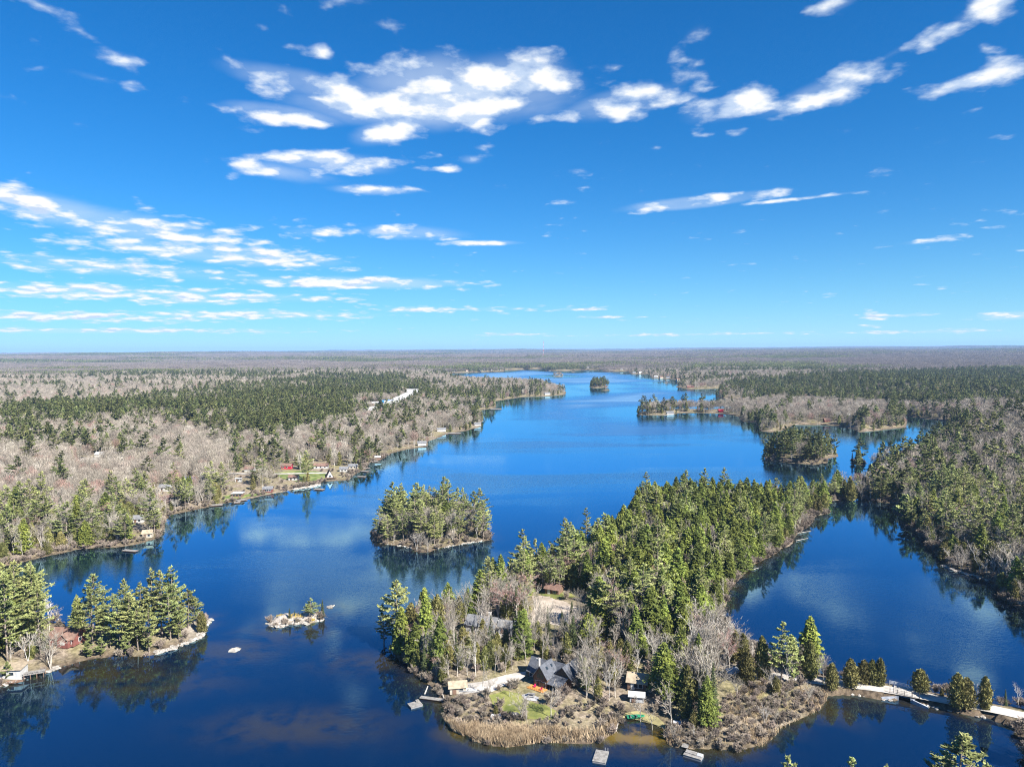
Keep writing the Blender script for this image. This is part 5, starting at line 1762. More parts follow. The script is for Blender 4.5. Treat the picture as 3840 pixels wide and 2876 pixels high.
def candidates(r0, r1, step, seed, a0=-41, a1=41):
    rg = np.random.default_rng(seed)
    xs = np.arange(-r1 * math.sin(R(-a0)), r1 * math.sin(R(a1)), step)
    ys = np.arange(20, r1, step)
    X, Y = [q.ravel() for q in np.meshgrid(xs, ys)]
    X = X + rg.uniform(-.48, .48, X.shape) * step
    Y = Y + rg.uniform(-.48, .48, Y.shape) * step
    r = np.hypot(X, Y)
    a = np.degrees(np.arctan2(X, Y))
    k = (r >= r0) & (r < r1) & (a > a0) & (a < a1)
    return X[k], Y[k]


KN = ['white_pine', 'hemlock', 'cedar', 'spruce', 'bare_maple', 'budding_maple', 'birch']


def classify(X, Y, sd, seed):
    """chance of each kind at each point, and how likely a tree stands there"""
    n = len(X)
    rg = np.random.default_rng(seed)
    r = np.hypot(X, Y)
    cf = fbm(X / 190, Y / 150, 41, 4)
    cf = np.clip((cf - .46) * 4.2, 0, 1) * .55 + .05
    cf *= np.clip(1.15 - r / 9000, .35, 1)
    P = np.zeros((n, 7))
    keep = np.full(n, .92)

    def setp(mask, p, kp=None):
        P[mask] = p
        if kp is not None:
            keep[mask] = kp
    #             pine hem  cedar spruce bare bud  birch
    con = np.array([.42, .28, .12, .18, 0, 0, 0])
    dec = np.array([0, 0, 0, 0, .84, .07, .09])
    P[:] = cf[:, None] * con + (1 - cf[:, None]) * dec
    shore = (sd < 16) & (r < 1500)
    setp(shore, [.20, .10, .22, .05, .30, .04, .09])
    brk = fbm(X / 120, Y / 90, 55, 4)
    gl = inside(Z_GREEN_L, X, Y)
    thr = np.where(X / np.maximum(Y, 1) < -.40, .53, .46)
    setp(gl & (brk > thr), [.50, .22, .06, .10, .10, .01, .01])
    setp(gl & (brk <= thr), [.16, .08, .03, .06, .58, .04, .05])
    setp(inside(Z_DARK_R, X, Y), [.25, .20, .05, .36, .12, .01, .01])
    setp(inside(Z_BARE_M, X, Y), [.02, .02, .01, .01, .78, .04, .12])
    setp(inside(Z_BARE_L, X, Y), [.07, .03, .02, .02, .74, .05, .07])
    setp(inside(Z_BARE_R, X, Y), [.06, .05, .04, .02, .72, .02, .09])
    setp(inside(Z_CEDAR_L, X, Y), [.09, .04, .25, .05, .43, .03, .11])
    setp(inside(Z_SHORE_HOUSES, X, Y), [.14, .04, .20, .05, .48, .04, .05], .45)
    rm = (X > 120) & (r < 620) & ~inside(Z_BARE_R, X, Y) & (sd < 190) & ~inside(Z_PEN, X, Y)
    setp(rm, [.13, .10, .22, .05, .36, .02, .12])
    setp(inside(Z_PEN, X, Y), [.06, .16, .22, .08, .38, .04, .06], .9)
    setp(inside(Z_HEM, X, Y), [.05, .62, .04, .01, .20, .035, .045], .95)
    setp(inside(Z_RIDGE, X, Y), [.20, .62, .05, .01, .10, .0, .02], .85)
    setp(inside(Z_HOUSE, X, Y), [.0, .08, .24, .08, .50, .02, .08], .62)
    setp(inside(Z_CABIN, X, Y), [.02, .30, .30, .02, .30, .0, .06], .40)
    setp(inside(Z_NEM, X, Y), [.0, .0, .14, .0, .66, .0, .2], .45)
    setp(inside(Z_EASTBANK, X, Y), [.0, .10, .25, .0, .5, .02, .13], .5)
    setp(inside(Z_FRONT, X, Y), [.0, .0, .2, .0, .7, .0, .1], .03)
    setp(inside(Z_SEM, X, Y), [.0, .0, .14, .0, .66, .0, .20], .22)
    setp(inside(ISL['wooded island'], X, Y), [.27, .03, .06, .02, .49, .03, .10], .95)
    setp(inside(ISL['cottage point'], X, Y), [.60, .12, .06, .02, .14, .0, .06], .48)
    setp(inside(ISL['sloped island'], X, Y), [.45, .18, .12, .05, .15, .0, .05], .95)
    setp(inside(ISL['spruce islet'], X, Y), [.1, .1, .1, .6, .1, 0, 0], .9)
    setp(inside(ISL['far round island'], X, Y), [.6, .2, .0, .1, .1, 0, 0], .95)
    setp(inside(ISL['granite islet'], X, Y), [.1, .1, .1, .6, .1, 0, 0], 0)
    setp(inside(ISL['near bank'], X, Y), [.5, .1, .2, 0, .2, 0, 0], 0)
    setp(inside(Z_OPEN, X, Y), [.0, .0, .10, .12, .66, .0, .12], .10)
    keep[sd < 0.5] = 0
    dr = np.full(n, 99.)
    k = r < 330
    dr[k] = seg_dist(X[k], Y[k], ROADSEG)
    keep[dr < 4.5] = 0
    keep[(dr < 18) & ~inside(Z_PEN, X, Y)] = 0
    for pl in CLEAR:
        lo, hi = pl.min(0), pl.max(0)
        m = (X > lo[0]) & (X < hi[0]) & (Y > lo[1]) & (Y < hi[1])
        if m.any():
            i = np.where(m)[0]
            keep[i[inside(pl, X[i], Y[i])]] = 0
    for (fx, fy, fr, fl) in FOOT:            # buildings: their own ground, and fl metres of open ground before them
        ux, uy = fx / math.hypot(fx, fy), fy / math.hypot(fx, fy)
        al, ac = (X - fx) * ux + (Y - fy) * uy, np.abs(-(X - fx) * uy + (Y - fy) * ux)
        keep[(al < fr) & (al > -fr - fl) & (ac < fr)] = 0
    P /= P.sum(1, keepdims=True)
    ok = rg.random(n) < keep
    pick = (np.cumsum(P, 1) < rg.random((n, 1))).sum(1).clip(0, 6)
    return ok, pick


HR = {'white_pine': (15, 25), 'hemlock': (9, 20), 'cedar': (6, 11.5), 'spruce': (8, 15), 'bare_maple': (9, 16), 'budding_maple': (9, 14), 'birch': (9, 15)}


def stand(r0, r1, step, seed):
    X, Y = candidates(r0, r1, step, seed)
    sd = shore_dist(X, Y)
    k = sd > .6
    X, Y, sd = X[k], Y[k], sd[k]
    ok, pick = classify(X, Y, sd, seed + 1)
    X, Y, sd, pick = X[ok], Y[ok], sd[ok], pick[ok]
    Zh = height(X, Y, sd)
    rg = np.random.default_rng(seed + 2)
    lo = np.array([HR[k][0] for k in KN])[pick]
    hi = np.array([HR[k][1] for k in KN])[pick]
    H = lo + (hi - lo) * rg.beta(2, 2, len(X))
    edge = np.clip(sd / 6, .62, 1)
    H *= np.where(pick < 4, np.clip(edge, .8, 1), edge)
    H[inside(Z_OPEN, X, Y)] *= .62
    H[inside(Z_SEM, X, Y) | inside(Z_NEM, X, Y)] *= .55
    hs = inside(Z_HOUSE, X, Y) | inside(Z_CABIN, X, Y)
    H[hs] *= .78
    isl = inside(ISL['wooded island'], X, Y)
    H[isl & (pick == 0)] *= .98
    H[isl & (pick >= 4)] *= 1.08
    return X, Y, Zh, H, pick, sd


D_W1 = np.hstack([W1, np.roll(W1, -1, 0)])
D_W2 = np.hstack([W2, np.roll(W2, -1, 0)])
SPOTS = {'hemlock slope': [((2080, 2290), 30, 'beside the sandy clearing'), ((2392, 2572), 24, 'near the tan-roofed cabin'), ((2380, 1900), 40, 'near the white lake dock'), ((3000, 1900), 60, 'by the low neck')],
         'peninsula': [((2080, 2290), 32, 'beside the sandy clearing'), ((1812, 2362), 20, 'around the grey-roofed house'), ((1905, 2400), 14, 'beside the gravel parking patch'), ((2392, 2572), 22, 'near the tan-roofed cabin'),
                       ((1500, 2420), 22, 'near the peninsula tip')],
         'log house': [((1720, 2580), 14, 'behind the cream boathouse'), ((1890, 2560), 14, 'along the gravel driveway'), ((2030, 2560), 12, 'close to the log house'), ((2250, 2560), 22, 'in the thicket past the log house')],
         'mainland east': [((3615, 2150), 24, 'behind the small stone beach'), ((3390, 1960), 26, 'at the corner of the bay'), ((3800, 2260), 30, 'beyond the small stone beach')],
         'mainland west': [((560, 1990), 30, 'around the two corner cottages'), ((620, 1900), 26, 'beside the two corner cottages'), ((250, 2060), 40, 'on the low bank facing the cottage point'), ((900, 1860), 30, 'by the flat-roofed boathouse'), ((1100, 1800), 40, 'near the lone tall pine')],
         'wooded island': [((1480, 2030), 10, 'at the low end of the round wooded island'), ((1600, 2060), 10, 'on the front shore of the round wooded island'), ((1780, 2020), 12, 'at the stony end of the round wooded island')],
         'cottage point': [((255, 2408), 9, 'around the red cottage'), ((52, 2532), 10, 'around the white boathouse')]}
SPOTS = {z: [((at0(*p).x, at0(*p).y), r, t_) for p, r, t_ in L] for z, L in SPOTS.items()}


def where(x, y, zn):
    for (px_, py_), r, t_ in SPOTS.get(zn, ()):
        if math.hypot(x - px_, y - py_) < r:
            return t_
    if zn in ('hemlock slope', 'peninsula'):
        q = (np.array([x]), np.array([y]))
        wood = 'hemlock stand' if zn == 'hemlock slope' else 'mixed woods'
        if seg_dist(*q, D_W2)[0] < 9:
            return 'on the bay side of the peninsula ' + wood
        if seg_dist(*q, D_W1)[0] < 11:
            return 'on the lake side of the peninsula ' + wood
        return 'deep in the peninsula ' + wood
    return WHERE[zn]



def zone_of(x, y):
    q = (np.array([x]), np.array([y]))
    for nm, pl in ISL.items():
        if inside(pl, *q)[0]:
            return nm
    for nm, pl in (('reed bed', Z_FRONT), ('causeway marsh', Z_SEM), ('causeway marsh', Z_NEM), ('log house', Z_HOUSE), ('landing', Z_CABIN), ('hemlock slope', Z_HEM), ('ridge', Z_RIDGE), ('peninsula', Z_PEN)):
        if inside(pl, *q)[0]:
            return nm
    return 'mainland east' if x > 0 else 'mainland west'


WHERE = {
    'wooded island': 'on the round wooded island in open water', 'cottage point': 'on the point with the red cottage', 'granite islet': 'on the bare granite islet',
    'reed bed': 'at the edge of the tan reed bed', 'causeway marsh': 'in the brushy marsh beside the causeway', 'log house': 'in the open woods around the log house',
    'landing': 'behind the straw-coloured grassy landing', 'hemlock slope': 'in the dense hemlock stand on the peninsula', 'ridge': 'in the row screening the grey-roofed house from the lake',
    'peninsula': 'in the mixed woods of the peninsula', 'mainland east': 'on the shore across the bay from the peninsula', 'mainland west': 'along the cottage shore across the open lake',
    'near bank': 'on the bank below the causeway', 'sloped island': 'on the steep evergreen island beyond the peninsula', 'spruce islet': 'on the tiny spruce islet',
    'far round island': 'on the distant round island', 'causeway': 'on the bank of the gravel causeway',
}
LOOK = {'white_pine': ('feathery white pine', 'pine tree'), 'young_pine': ('bushy young pine', 'pine tree'), 'full_pine': ('full-skirted white pine', 'pine tree'), 'hemlock': ('dense yellow-green hemlock', 'hemlock tree'), 'cedar': ('olive pointed cedar', 'cedar tree'),
        'spruce': ('narrow dark spruce', 'spruce tree'), 'bare_maple': ('leafless grey tree', 'bare tree'), 'budding_maple': ('leafless tree hazed with red buds', 'bare tree'),
        'birch': ('slim white-trunked birch without leaves', 'birch tree'), 'dead_tree': ('bleached dead tree', 'dead tree')}
NAMES = {'white_pine': 'pine_tree', 'young_pine': 'young_pine_tree', 'full_pine': 'pine_tree', 'hemlock': 'hemlock_tree', 'cedar': 'cedar_tree', 'spruce': 'spruce_tree', 'bare_maple': 'bare_tree', 'budding_maple': 'budding_tree',
         'birch': 'birch_tree', 'dead_tree': 'dead_tree'}
VC = {}


def plant(kind, x, y, z, h, label, cat, group=None, rz=None, wide=1.0, var=None, lean=0.0):
    L = KINDS[kind]
    i = VC.get(kind, 0) if var is None else var
    VC[kind] = i + 1
    tm, cm, nh = L[i % len(L)]
    s = h / nh
    o = bpy.data.objects.new(NAMES[kind], None)
    o.empty_display_size = .3
    o.location = (x, y, z)
    o.rotation_euler = (lean, 0, RNG.uniform(0, 6.28) if rz is None else rz)
    o.scale = (s * wide, s * wide, s)
    COL.objects.link(o)
    tag(o, label, cat, group)
    for nm, me in (('trunk', tm), ('crown', cm)):
        c = bpy.data.objects.new(nm, me)
        c.parent = o
        COL.objects.link(c)
    return o


def plant_px(kind, u, v, top, label, wide=1.0, var=None, cat=None, group=None, rz=None, lean=0.0):
    """a tree whose foot is seen at (u, v) and whose tip reaches row top"""
    p = at(u, v)
    d = ROTN @ np.array([(u - CX) / F_PX, (CY - top) / F_PX, -1.0])
    k = math.hypot(p.x, p.y) / math.hypot(d[0], d[1])
    h = CAM_H + d[2] * k - p.z
    PLACED.append((p.x, p.y, h * .16))
    return plant(kind, p.x, p.y, p.z, h, label, cat or LOOK[kind][1], group, rz, wide, var, lean)


PLACED = []
# trees one can single out in the photograph
plant_px('full_pine', 1487, 2424, 2172, 'tall bright white pine at the outer tip of the peninsula', 1.1, 0)
plant_px('full_pine', 1440, 2414, 2262, 'shorter pine leaning out beside the tall peninsula-tip pine', 1.1, 1)
plant_px('cedar', 1545, 2405, 2262, 'dark cedar just inland of the tall peninsula-tip pine', 1.0)
plant_px('budding_maple', 1590, 2420, 2255, 'pinkish leafless tree beside the dark cedar near the peninsula tip', .8)
plant_px('cedar', 1640, 2400, 2232, 'small pointed cedar rising over the peninsula point', .8)
plant_px('white_pine', 1960, 2200, 1985, 'tall ragged pine standing above the screening row', .95, 2)
plant_px('white_pine', 2010, 2195, 2020, 'second tall pine above the screening row', .9, 3)
plant_px('white_pine', 2060, 2215, 2055, 'tall bare-stemmed pine beside the brown-roofed shed', .8, 4)
plant_px('white_pine', 2098, 2222, 2060, 'bare-stemmed pine in front of the brown-roofed shed', .8, 0)
plant_px('white_pine', 2140, 2130, 1955, 'lone pine over the lake edge of the peninsula', .8, 1)
plant_px('white_pine', 2200, 2080, 1905, 'tallest pine on the lake edge of the peninsula', .9, 2)
plant_px('birch', 1702, 2470, 2330, 'single pale birch trunk near the grey-roofed house', .7)
plant_px('bare_maple', 1800, 2390, 2240, 'wide leafless tree before the grey-roofed house', 1.25, 0)
plant_px('bare_maple', 1830, 2625, 2535, 'leafless tree by the bend of the driveway', .9, 1)
plant_px('bare_maple', 1910, 2612, 2535, 'small leafless tree on the lawn corner by the driveway', 1.2, 2)
plant_px('bare_maple', 1960, 2700, 2590, 'pale leafless tree in the middle of the lawn', 1.1, 4)
plant_px('bare_maple', 1972, 2684, 2600, 'slender leafless tree beside the pale lawn tree', 1.0, 2)
plant_px('bare_maple', 2066, 2694, 2560, 'pale leafless tree at the lawn edge before the log house', 1.25, 3)
plant_px('cedar', 1860, 2680, 2645, 'small bright cedar bush at the head of the boat channel', 1.5)
plant_px('dead_tree', 2292, 2580, 2470, 'bleached white dead tree with twisted limbs among the bare woods', 1.2, 0)
plant_px('bare_maple', 2178, 2400, 2258, 'lone pale leafless tree at the sandy clearing', .8, 1)
plant_px('spruce', 2055, 2365, 2272, 'pointed spruce before the sandy clearing', 1.0)
plant_px('spruce', 2108, 2375, 2285, 'second pointed spruce before the sandy clearing', 1.2)
plant_px('hemlock', 2040, 2440, 2385, 'bushy hemlock behind the log house', 1.3)
plant_px('bare_maple', 2402, 2706, 2595, 'leafless tree on the straw-coloured landing', 1.2, 3)
plant_px('bare_maple', 2446, 2736, 2640, 'forked leafless tree at the brim of the ochre shallows', 1.1, 0)
plant_px('bare_maple', 2518, 2735, 2530, 'tall pale leafless tree between the landing and the marsh', 1.0, 2)
plant_px('cedar', 2600, 2725, 2660, 'small bright cedar beside the marsh edge', 1.2)
plant_px('hemlock', 2650, 2720, 2530, 'broad bright hemlock beside the brushy marsh', .95, var=1)
plant_px('hemlock', 2560, 2640, 2500, 'bright hemlock behind the landing', 1.0, var=0)
plant_px('white_pine', 2930, 2556, 2330, 'tall white pine beside the gravel road', 1.15, 3)
plant_px('young_pine', 2970, 2560, 2385, 'bushy bright pine beside the tall roadside pine', .95)
plant_px('cedar', 2800, 2560, 2440, 'dark cedar on the marsh side of the road', 1.0)
plant_px('cedar', 2860, 2545, 2385, 'pointed cedar before the tall roadside pine', .9)
plant_px('cedar', 3035, 2545, 2400, 'cedar beyond the tall roadside pine', .9)
plant_px('bare_maple', 3085, 2560, 2450, 'leafless tree where the causeway leaves the woods', 1.1)
plant_px('cedar', 3120, 2585, 2485, 'slim cedar where the causeway leaves the woods', .95)
plant_px('cedar', 3190, 2594, 2470, 'cedar with a bushy foot on the marsh side of the causeway', 1.2, 0)
plant_px('cedar', 3240, 2562, 2474, 'first of three cedars crowded beyond the causeway', 1.15, 1)
plant_px('cedar', 3272, 2566, 2474, 'middle one of three cedars crowded beyond the causeway', 1.2, 0)
plant_px('cedar', 3300, 2570, 2468, 'last of three cedars crowded beyond the causeway', 1.1, 2)
plant_px('cedar', 3452, 2592, 2508, 'round solitary cedar beside the causeway bridge', 1.5, 1)
plant_px('cedar', 3590, 2668, 2524, 'largest cedar on the causeway bank', 1.15, 0)
plant_px('cedar', 3625, 2672, 2540, 'cedar crowding the largest causeway cedar', 1.1, 1)
plant_px('cedar', 3692, 2678, 2534, 'pointed yellowish cedar near the end of the causeway', 1.0, 2)
plant_px('birch', 3645, 2650, 2545, 'leafless birch between the causeway cedars', .8)
plant_px('spruce', 3770, 2648, 2582, 'little spruce beyond the end of the causeway', .9)
plant_px('birch', 3818, 2655, 2552, 'grey leafless birch beyond the end of the causeway', .8)
plant_px('cedar', 3532, 2610, 2582, 'small dark cedar bush beyond the causeway', 1.2)
# granite islet
plant_px('white_pine', 1168, 2312, 2240, 'flat-topped pine on the bare granite islet', 1.55, 2)
plant_px('white_pine', 1158, 2312, 2258, 'lower pine beside the flat-topped islet pine', 1.4, 0)
plant_px('spruce', 1210, 2316, 2246, 'spruce at the end of the granite islet', 1.0, 0)
plant_px('spruce', 1086, 2318, 2278, 'dark spruce on the middle of the granite islet', 1.1, 1)
plant_px('spruce', 1105, 2315, 2286, 'small grey spruce beside the dark islet spruce', .9, 0)
plant_px('spruce', 1055, 2318, 2296, 'tiny spruce on the granite islet', .9, 0)
plant_px('young_pine', 1042, 2320, 2308, 'low shrubby pine on the granite islet', 1.6, 0)
# cottage point
CP = [('white_pine', 30, 2480, 2140, 1.0), ('white_pine', 62, 2400, 2100, 1.15), ('white_pine', 5, 2400, 2110, 1.1), ('hemlock', 40, 2430, 2220, 1.1), ('white_pine', 120, 2380, 2120, 1.1), ('full_pine', 95, 2440, 2240, 1.0),
      ('hemlock', 118, 2380, 2240, 1.0), ('spruce', 150, 2440, 2282, 1.2), ('full_pine', 350, 2420, 2208, 1.1), ('white_pine', 300, 2415, 2232, .9), ('full_pine', 415, 2430, 2265, .95),
      ('full_pine', 450, 2440, 2240, 1.0), ('full_pine', 488, 2420, 2222, 1.0), ('white_pine', 530, 2395, 2180, 1.0), ('white_pine', 580, 2380, 2128, 1.0), ('white_pine', 610, 2385, 2138, .95),
      ('full_pine', 640, 2400, 2200, 1.05), ('full_pine', 560, 2445, 2265, 1.0), ('full_pine', 705, 2355, 2205, 1.05), ('young_pine', 672, 2400, 2290, 1.0), ('white_pine', 725, 2350, 2215, .95),
      ('young_pine', 30, 2545, 2480, 1.2), ('young_pine', 330, 2466, 2400, 1.4), ('young_pine', 380, 2458, 2390, 1.3), ('young_pine', 470, 2455, 2380, 1.3), ('cedar', 758, 2372, 2292, .9), ('cedar', 118, 2470, 2400, 1.0)]
CPL = ['at the water beside the white boathouse', 'behind the white boathouse', 'inland of the white boathouse', 'in the thicket inland of the white boathouse', 'leaning out over the narrow channel', 'before the thicket inland of the boathouse',
       'over the thicket by the channel', 'between the thicket and the red cottage', 'just past the red cottage gable', 'behind the red cottage roof', 'with bare lower stem past the red cottage', 'in the middle of the pine row',
       'in the crowded middle of the pine row', 'at the tall end of the pine row', 'highest on the point', 'second highest on the point', 'below the highest pine on the point', 'leaning over the water in the pine row',
       'standing apart near the rocky tip', 'dense and low near the rocky tip', 'nearest the rocky tip', 'low beside the boathouse wall', 'low on the bank before the cottage', 'low and spreading on the bank', 'low at the waterline of the pine row',
       'grey and thin on the rocky tip', 'bright and low behind the boathouse']
for (k, u, v, tp, wd), lb in zip(CP, CPL):
    plant_px(k, u, v, tp, LOOK[k][0] + ' ' + lb + (' of the cottage point' if 'point' not in lb and 'cottage' not in lb and 'boathouse' not in lb and 'tip' not in lb else ''), wd)
plant_px('bare_maple', 190, 2508, 2340, 'pale leafless tree leaning over the water by the boathouse deck', 1.1, 4, lean=.08)
plant_px('bare_maple', 225, 2345, 2252, 'round leafless tree behind the red cottage', 1.5, 0)
plant_px('birch', 105, 2480, 2350, 'forked birch behind the white boathouse', .9, 1)
plant_px('birch', 42, 2490, 2395, 'straight birch beside the boathouse roof', .8, 0)
# near bank pines rising from below the frame
nb = [(64.0, 128.0, 22.0, 'blue-green pine rising alone over the dark water below the causeway', 0), ]
for (u, top, D, lab, var, wd) in [(3612, 2746, 122, 'large blue-green pine rising over the water below the causeway', 1, 1.6), (2962, 2832, 118, 'pine tip showing above the bank below the marsh', 2, .9),
                                  (3188, 2838, 120, 'second pine tip above the bank below the marsh', 3, .9), (3320, 2862, 119, 'twiggy pine top between the bank pines', 4, .6), (3700, 2868, 112, 'pine top beside the large blue-green pine', 0, .9)]:
    d = dir_px(u, top)
    k = D / d[1]
    x, y, zt = d[0] * k, D, CAM_H + d[2] * k
    g = hz(x, y)
    plant('white_pine', x, y, max(g, .2), zt - max(g, .2), lab, 'pine tree', None, None, wd, var)
# the row on the low neck at the head of the bay, the spit behind it and the tiny islet
rk = random.Random(5)
for i in range(34):
    u = 3070 + i * 9.6 + rk.uniform(-5, 5)
    k = rk.choice(['cedar', 'cedar', 'white_pine', 'birch', 'bare_maple', 'cedar', 'bare_maple', 'full_pine'])
    plant_px(k, u, 1874 + rk.uniform(-14, 4) + max(0, (u - 3300) * .08), rk.uniform(1786, 1822) - (18 if 'pine' in k else 0), LOOK[k][0] + ' in the row on the low neck closing the bay', rk.uniform(.85, 1.1), group='row of trees on the neck')
for i in range(16):
    u = 3264 + i * 9.0 + rk.uniform(-3, 3)
    k = rk.choice(['spruce', 'white_pine', 'bare_maple', 'birch', 'spruce'])
    plant_px(k, u, 1749 + rk.uniform(-4, 6), rk.uniform(1688, 1712), LOOK[k][0] + ' on the thin spit behind the neck', .9, group='trees on the thin spit')
for i, (u, tp) in enumerate([(3196, 1694), (3226, 1692), (3212, 1714), (3240, 1716)]):
    plant_px('spruce', u, 1739, tp, 'narrow dark spruce on the tiny islet off the spit', 1.0, group='spruces on the tiny islet')
# bleached snags standing among the hemlocks and along the bay
for i in range(34):
    if i < 20:
        u, v = rk.uniform(2250, 2850), rk.uniform(1960, 2400)
        q = at(u, v)
        if not inside(Z_HEM, np.array([q.x]), np.array([q.y]))[0]:
            continue
        lb = 'bleached dead tree standing among the hemlocks of the peninsula'
    else:
        u = rk.uniform(3440, 3830)
        v = 2010 + (u - 3440) * .62 - rk.uniform(5, 120)
        q = at(u, v)
        if shore_dist([q.x], [q.y])[0] < 1:
            continue
        lb = 'bleached dead tree on the shore across the bay'
    plant('dead_tree', q.x, q.y, q.z, rk.uniform(9, 15), lb, 'dead tree', 'bleached snags', None, rk.uniform(.8, 1.2))
# landmarks of the far shore
plant_px('white_pine', 1148, 1808, 1688, 'lone tall pine on the rocky cottage shore', 1.0, 0)
plant_px('white_pine', 985, 1800, 1690, 'broad pine standing behind the dark red cottage', 1.0, 1)
plant_px('spruce', 1352, 1766, 1716, 'solitary spruce at the end of the cottage shore', 1.0, 0)
plant_px('white_pine', 580, 2000, 1880, 'dark pine at the low corner of the cottage shore', 1.1, 2)
plant_px('young_pine', 3400, 1968, 1855, 'bright feathery pine at the corner of the bay', 1.35, 0)
# the yellow willow
KINDS['willow'] = [(KINDS['bare_shrub'][0][0], mesh_np('willow_crown', *gen_cone(301, 6.0, 3.2, 'cedar', 800, .1)[1][:2], [M_YEL]), 6.0)]
NAMES['willow'] = 'willow_tree'
LOOK['willow'] = ('bright yellow flowering willow', 'willow tree')
plant_px('willow', 3074, 1880, 1838, 'bright yellow flowering willow at the head of the bay', 1.1)

# ---- the stands
PL = np.array(PLACED)


def not_placed(X, Y):
    ok = np.ones(len(X), bool)
    for x, y, r in PL:
        ok &= (X - x) ** 2 + (Y - y) ** 2 > r * r * .6
    return ok


near = stand(125, 470, 4.1, 501)
mid1 = stand(470, 1200, 5.8, 511)
mid2 = stand(1200, 2700, 8.6, 521)
# a second, thinner growth of leafless trees between the others on the peninsula
ex = stand(150, 330, 3.3, 531)
kx = (ex[4] >= 4) & inside(Z_PEN, ex[0], ex[1]) & ~inside(Z_HEM, ex[0], ex[1]) & ~inside(Z_FRONT, ex[0], ex[1]) & ~inside(Z_SEM, ex[0], ex[1])
kx |= (ex[4] >= 2) & inside(Z_HOUSE, ex[0], ex[1])
near = [np.concatenate([a, b[kx]]) for a, b in zip(near, ex)]
ok = not_placed(near[0], near[1])
near = [a[ok] for a in near]
app = near[3] / np.hypot(near[0], near[1])
as_object = np.zeros(len(app), bool)
LIMIT = {'white_pine': 215, 'hemlock': 285, 'cedar': 250, 'spruce': 250, 'bare_maple': 270, 'budding_maple': 120, 'birch': 270}
for i, k in enumerate(KN):
    idx = np.where(near[4] == i)[0]
    idx = idx[np.argsort(-app[idx])][:LIMIT[k]]
    as_object[idx] = True
for j in np.where(as_object)[0]:
    k = KN[near[4][j]]
    x, y, z, h = near[0][j], near[1][j], near[2][j], near[3][j]
    zn = zone_of(x, y)
    size = ''
    if k in ('bare_maple', 'cedar', 'spruce', 'birch'):
        size = 'small ' if h < HR[k][0] + (HR[k][1] - HR[k][0]) * .33 else ''
    if k in ('white_pine', 'hemlock'):
        size = 'short ' if h < HR[k][0] + (HR[k][1] - HR[k][0]) * .3 else ('very tall ' if h > HR[k][0] + (HR[k][1] - HR[k][0]) * .68 else '')
    wh = where(x, y, zn)
    lab = size + LOOK[k][0] + (' at the waterline ' if near[5][j] < 4 and zn not in ('hemlock slope', 'peninsula', 'wooded island') and len((size + LOOK[k][0] + ' ' + wh).split()) < 13 else ' ') + wh
    plant(k, x, y, z, h, lab, LOOK[k][1], size + LOOK[k][0] + 's ' + wh, None, RNG.uniform(.78, 1.3), lean=RNG.normal(0, .025))

# ---- everything past those: woodland as masses
SRC = bpy.data.collections.new('forest sources')
SRC_IDX = {}


def source(key, me):
    o = bpy.data.objects.new('forest_source_%03d' % len(SRC_IDX), me)
    SRC.objects.link(o)
    SRC_IDX[key] = len(SRC_IDX)


def joined(tm, cm):
    def rd(me):
        v = np.empty(len(me.vertices) * 3, np.float32)
        me.vertices.foreach_get('co', v)
        f = np.empty(len(me.loops), np.int32)
        me.loops.foreach_get('vertex_index', f)
        return v.reshape(-1, 3), f.reshape(-1, 4)
    a, b = rd(tm), rd(cm)
    v, f, m = merge([(*a, 0), (*b, 1)])
    return mesh_np('forest_tree', v, f, [tm.materials[0], cm.materials[0]], m)


for k in KN + ['bare_shrub']:
    for i, (tm, cm, nh) in enumerate(KINDS[k]):
        source((k, 0, i), joined(tm, cm))
for k in KN:
    for i, me in enumerate(LOD[k]):
        source((k, 1, i), me)
for k in PATCH:
    for i, me in enumerate(PATCH[k]):
        source((k, 2, i), me)


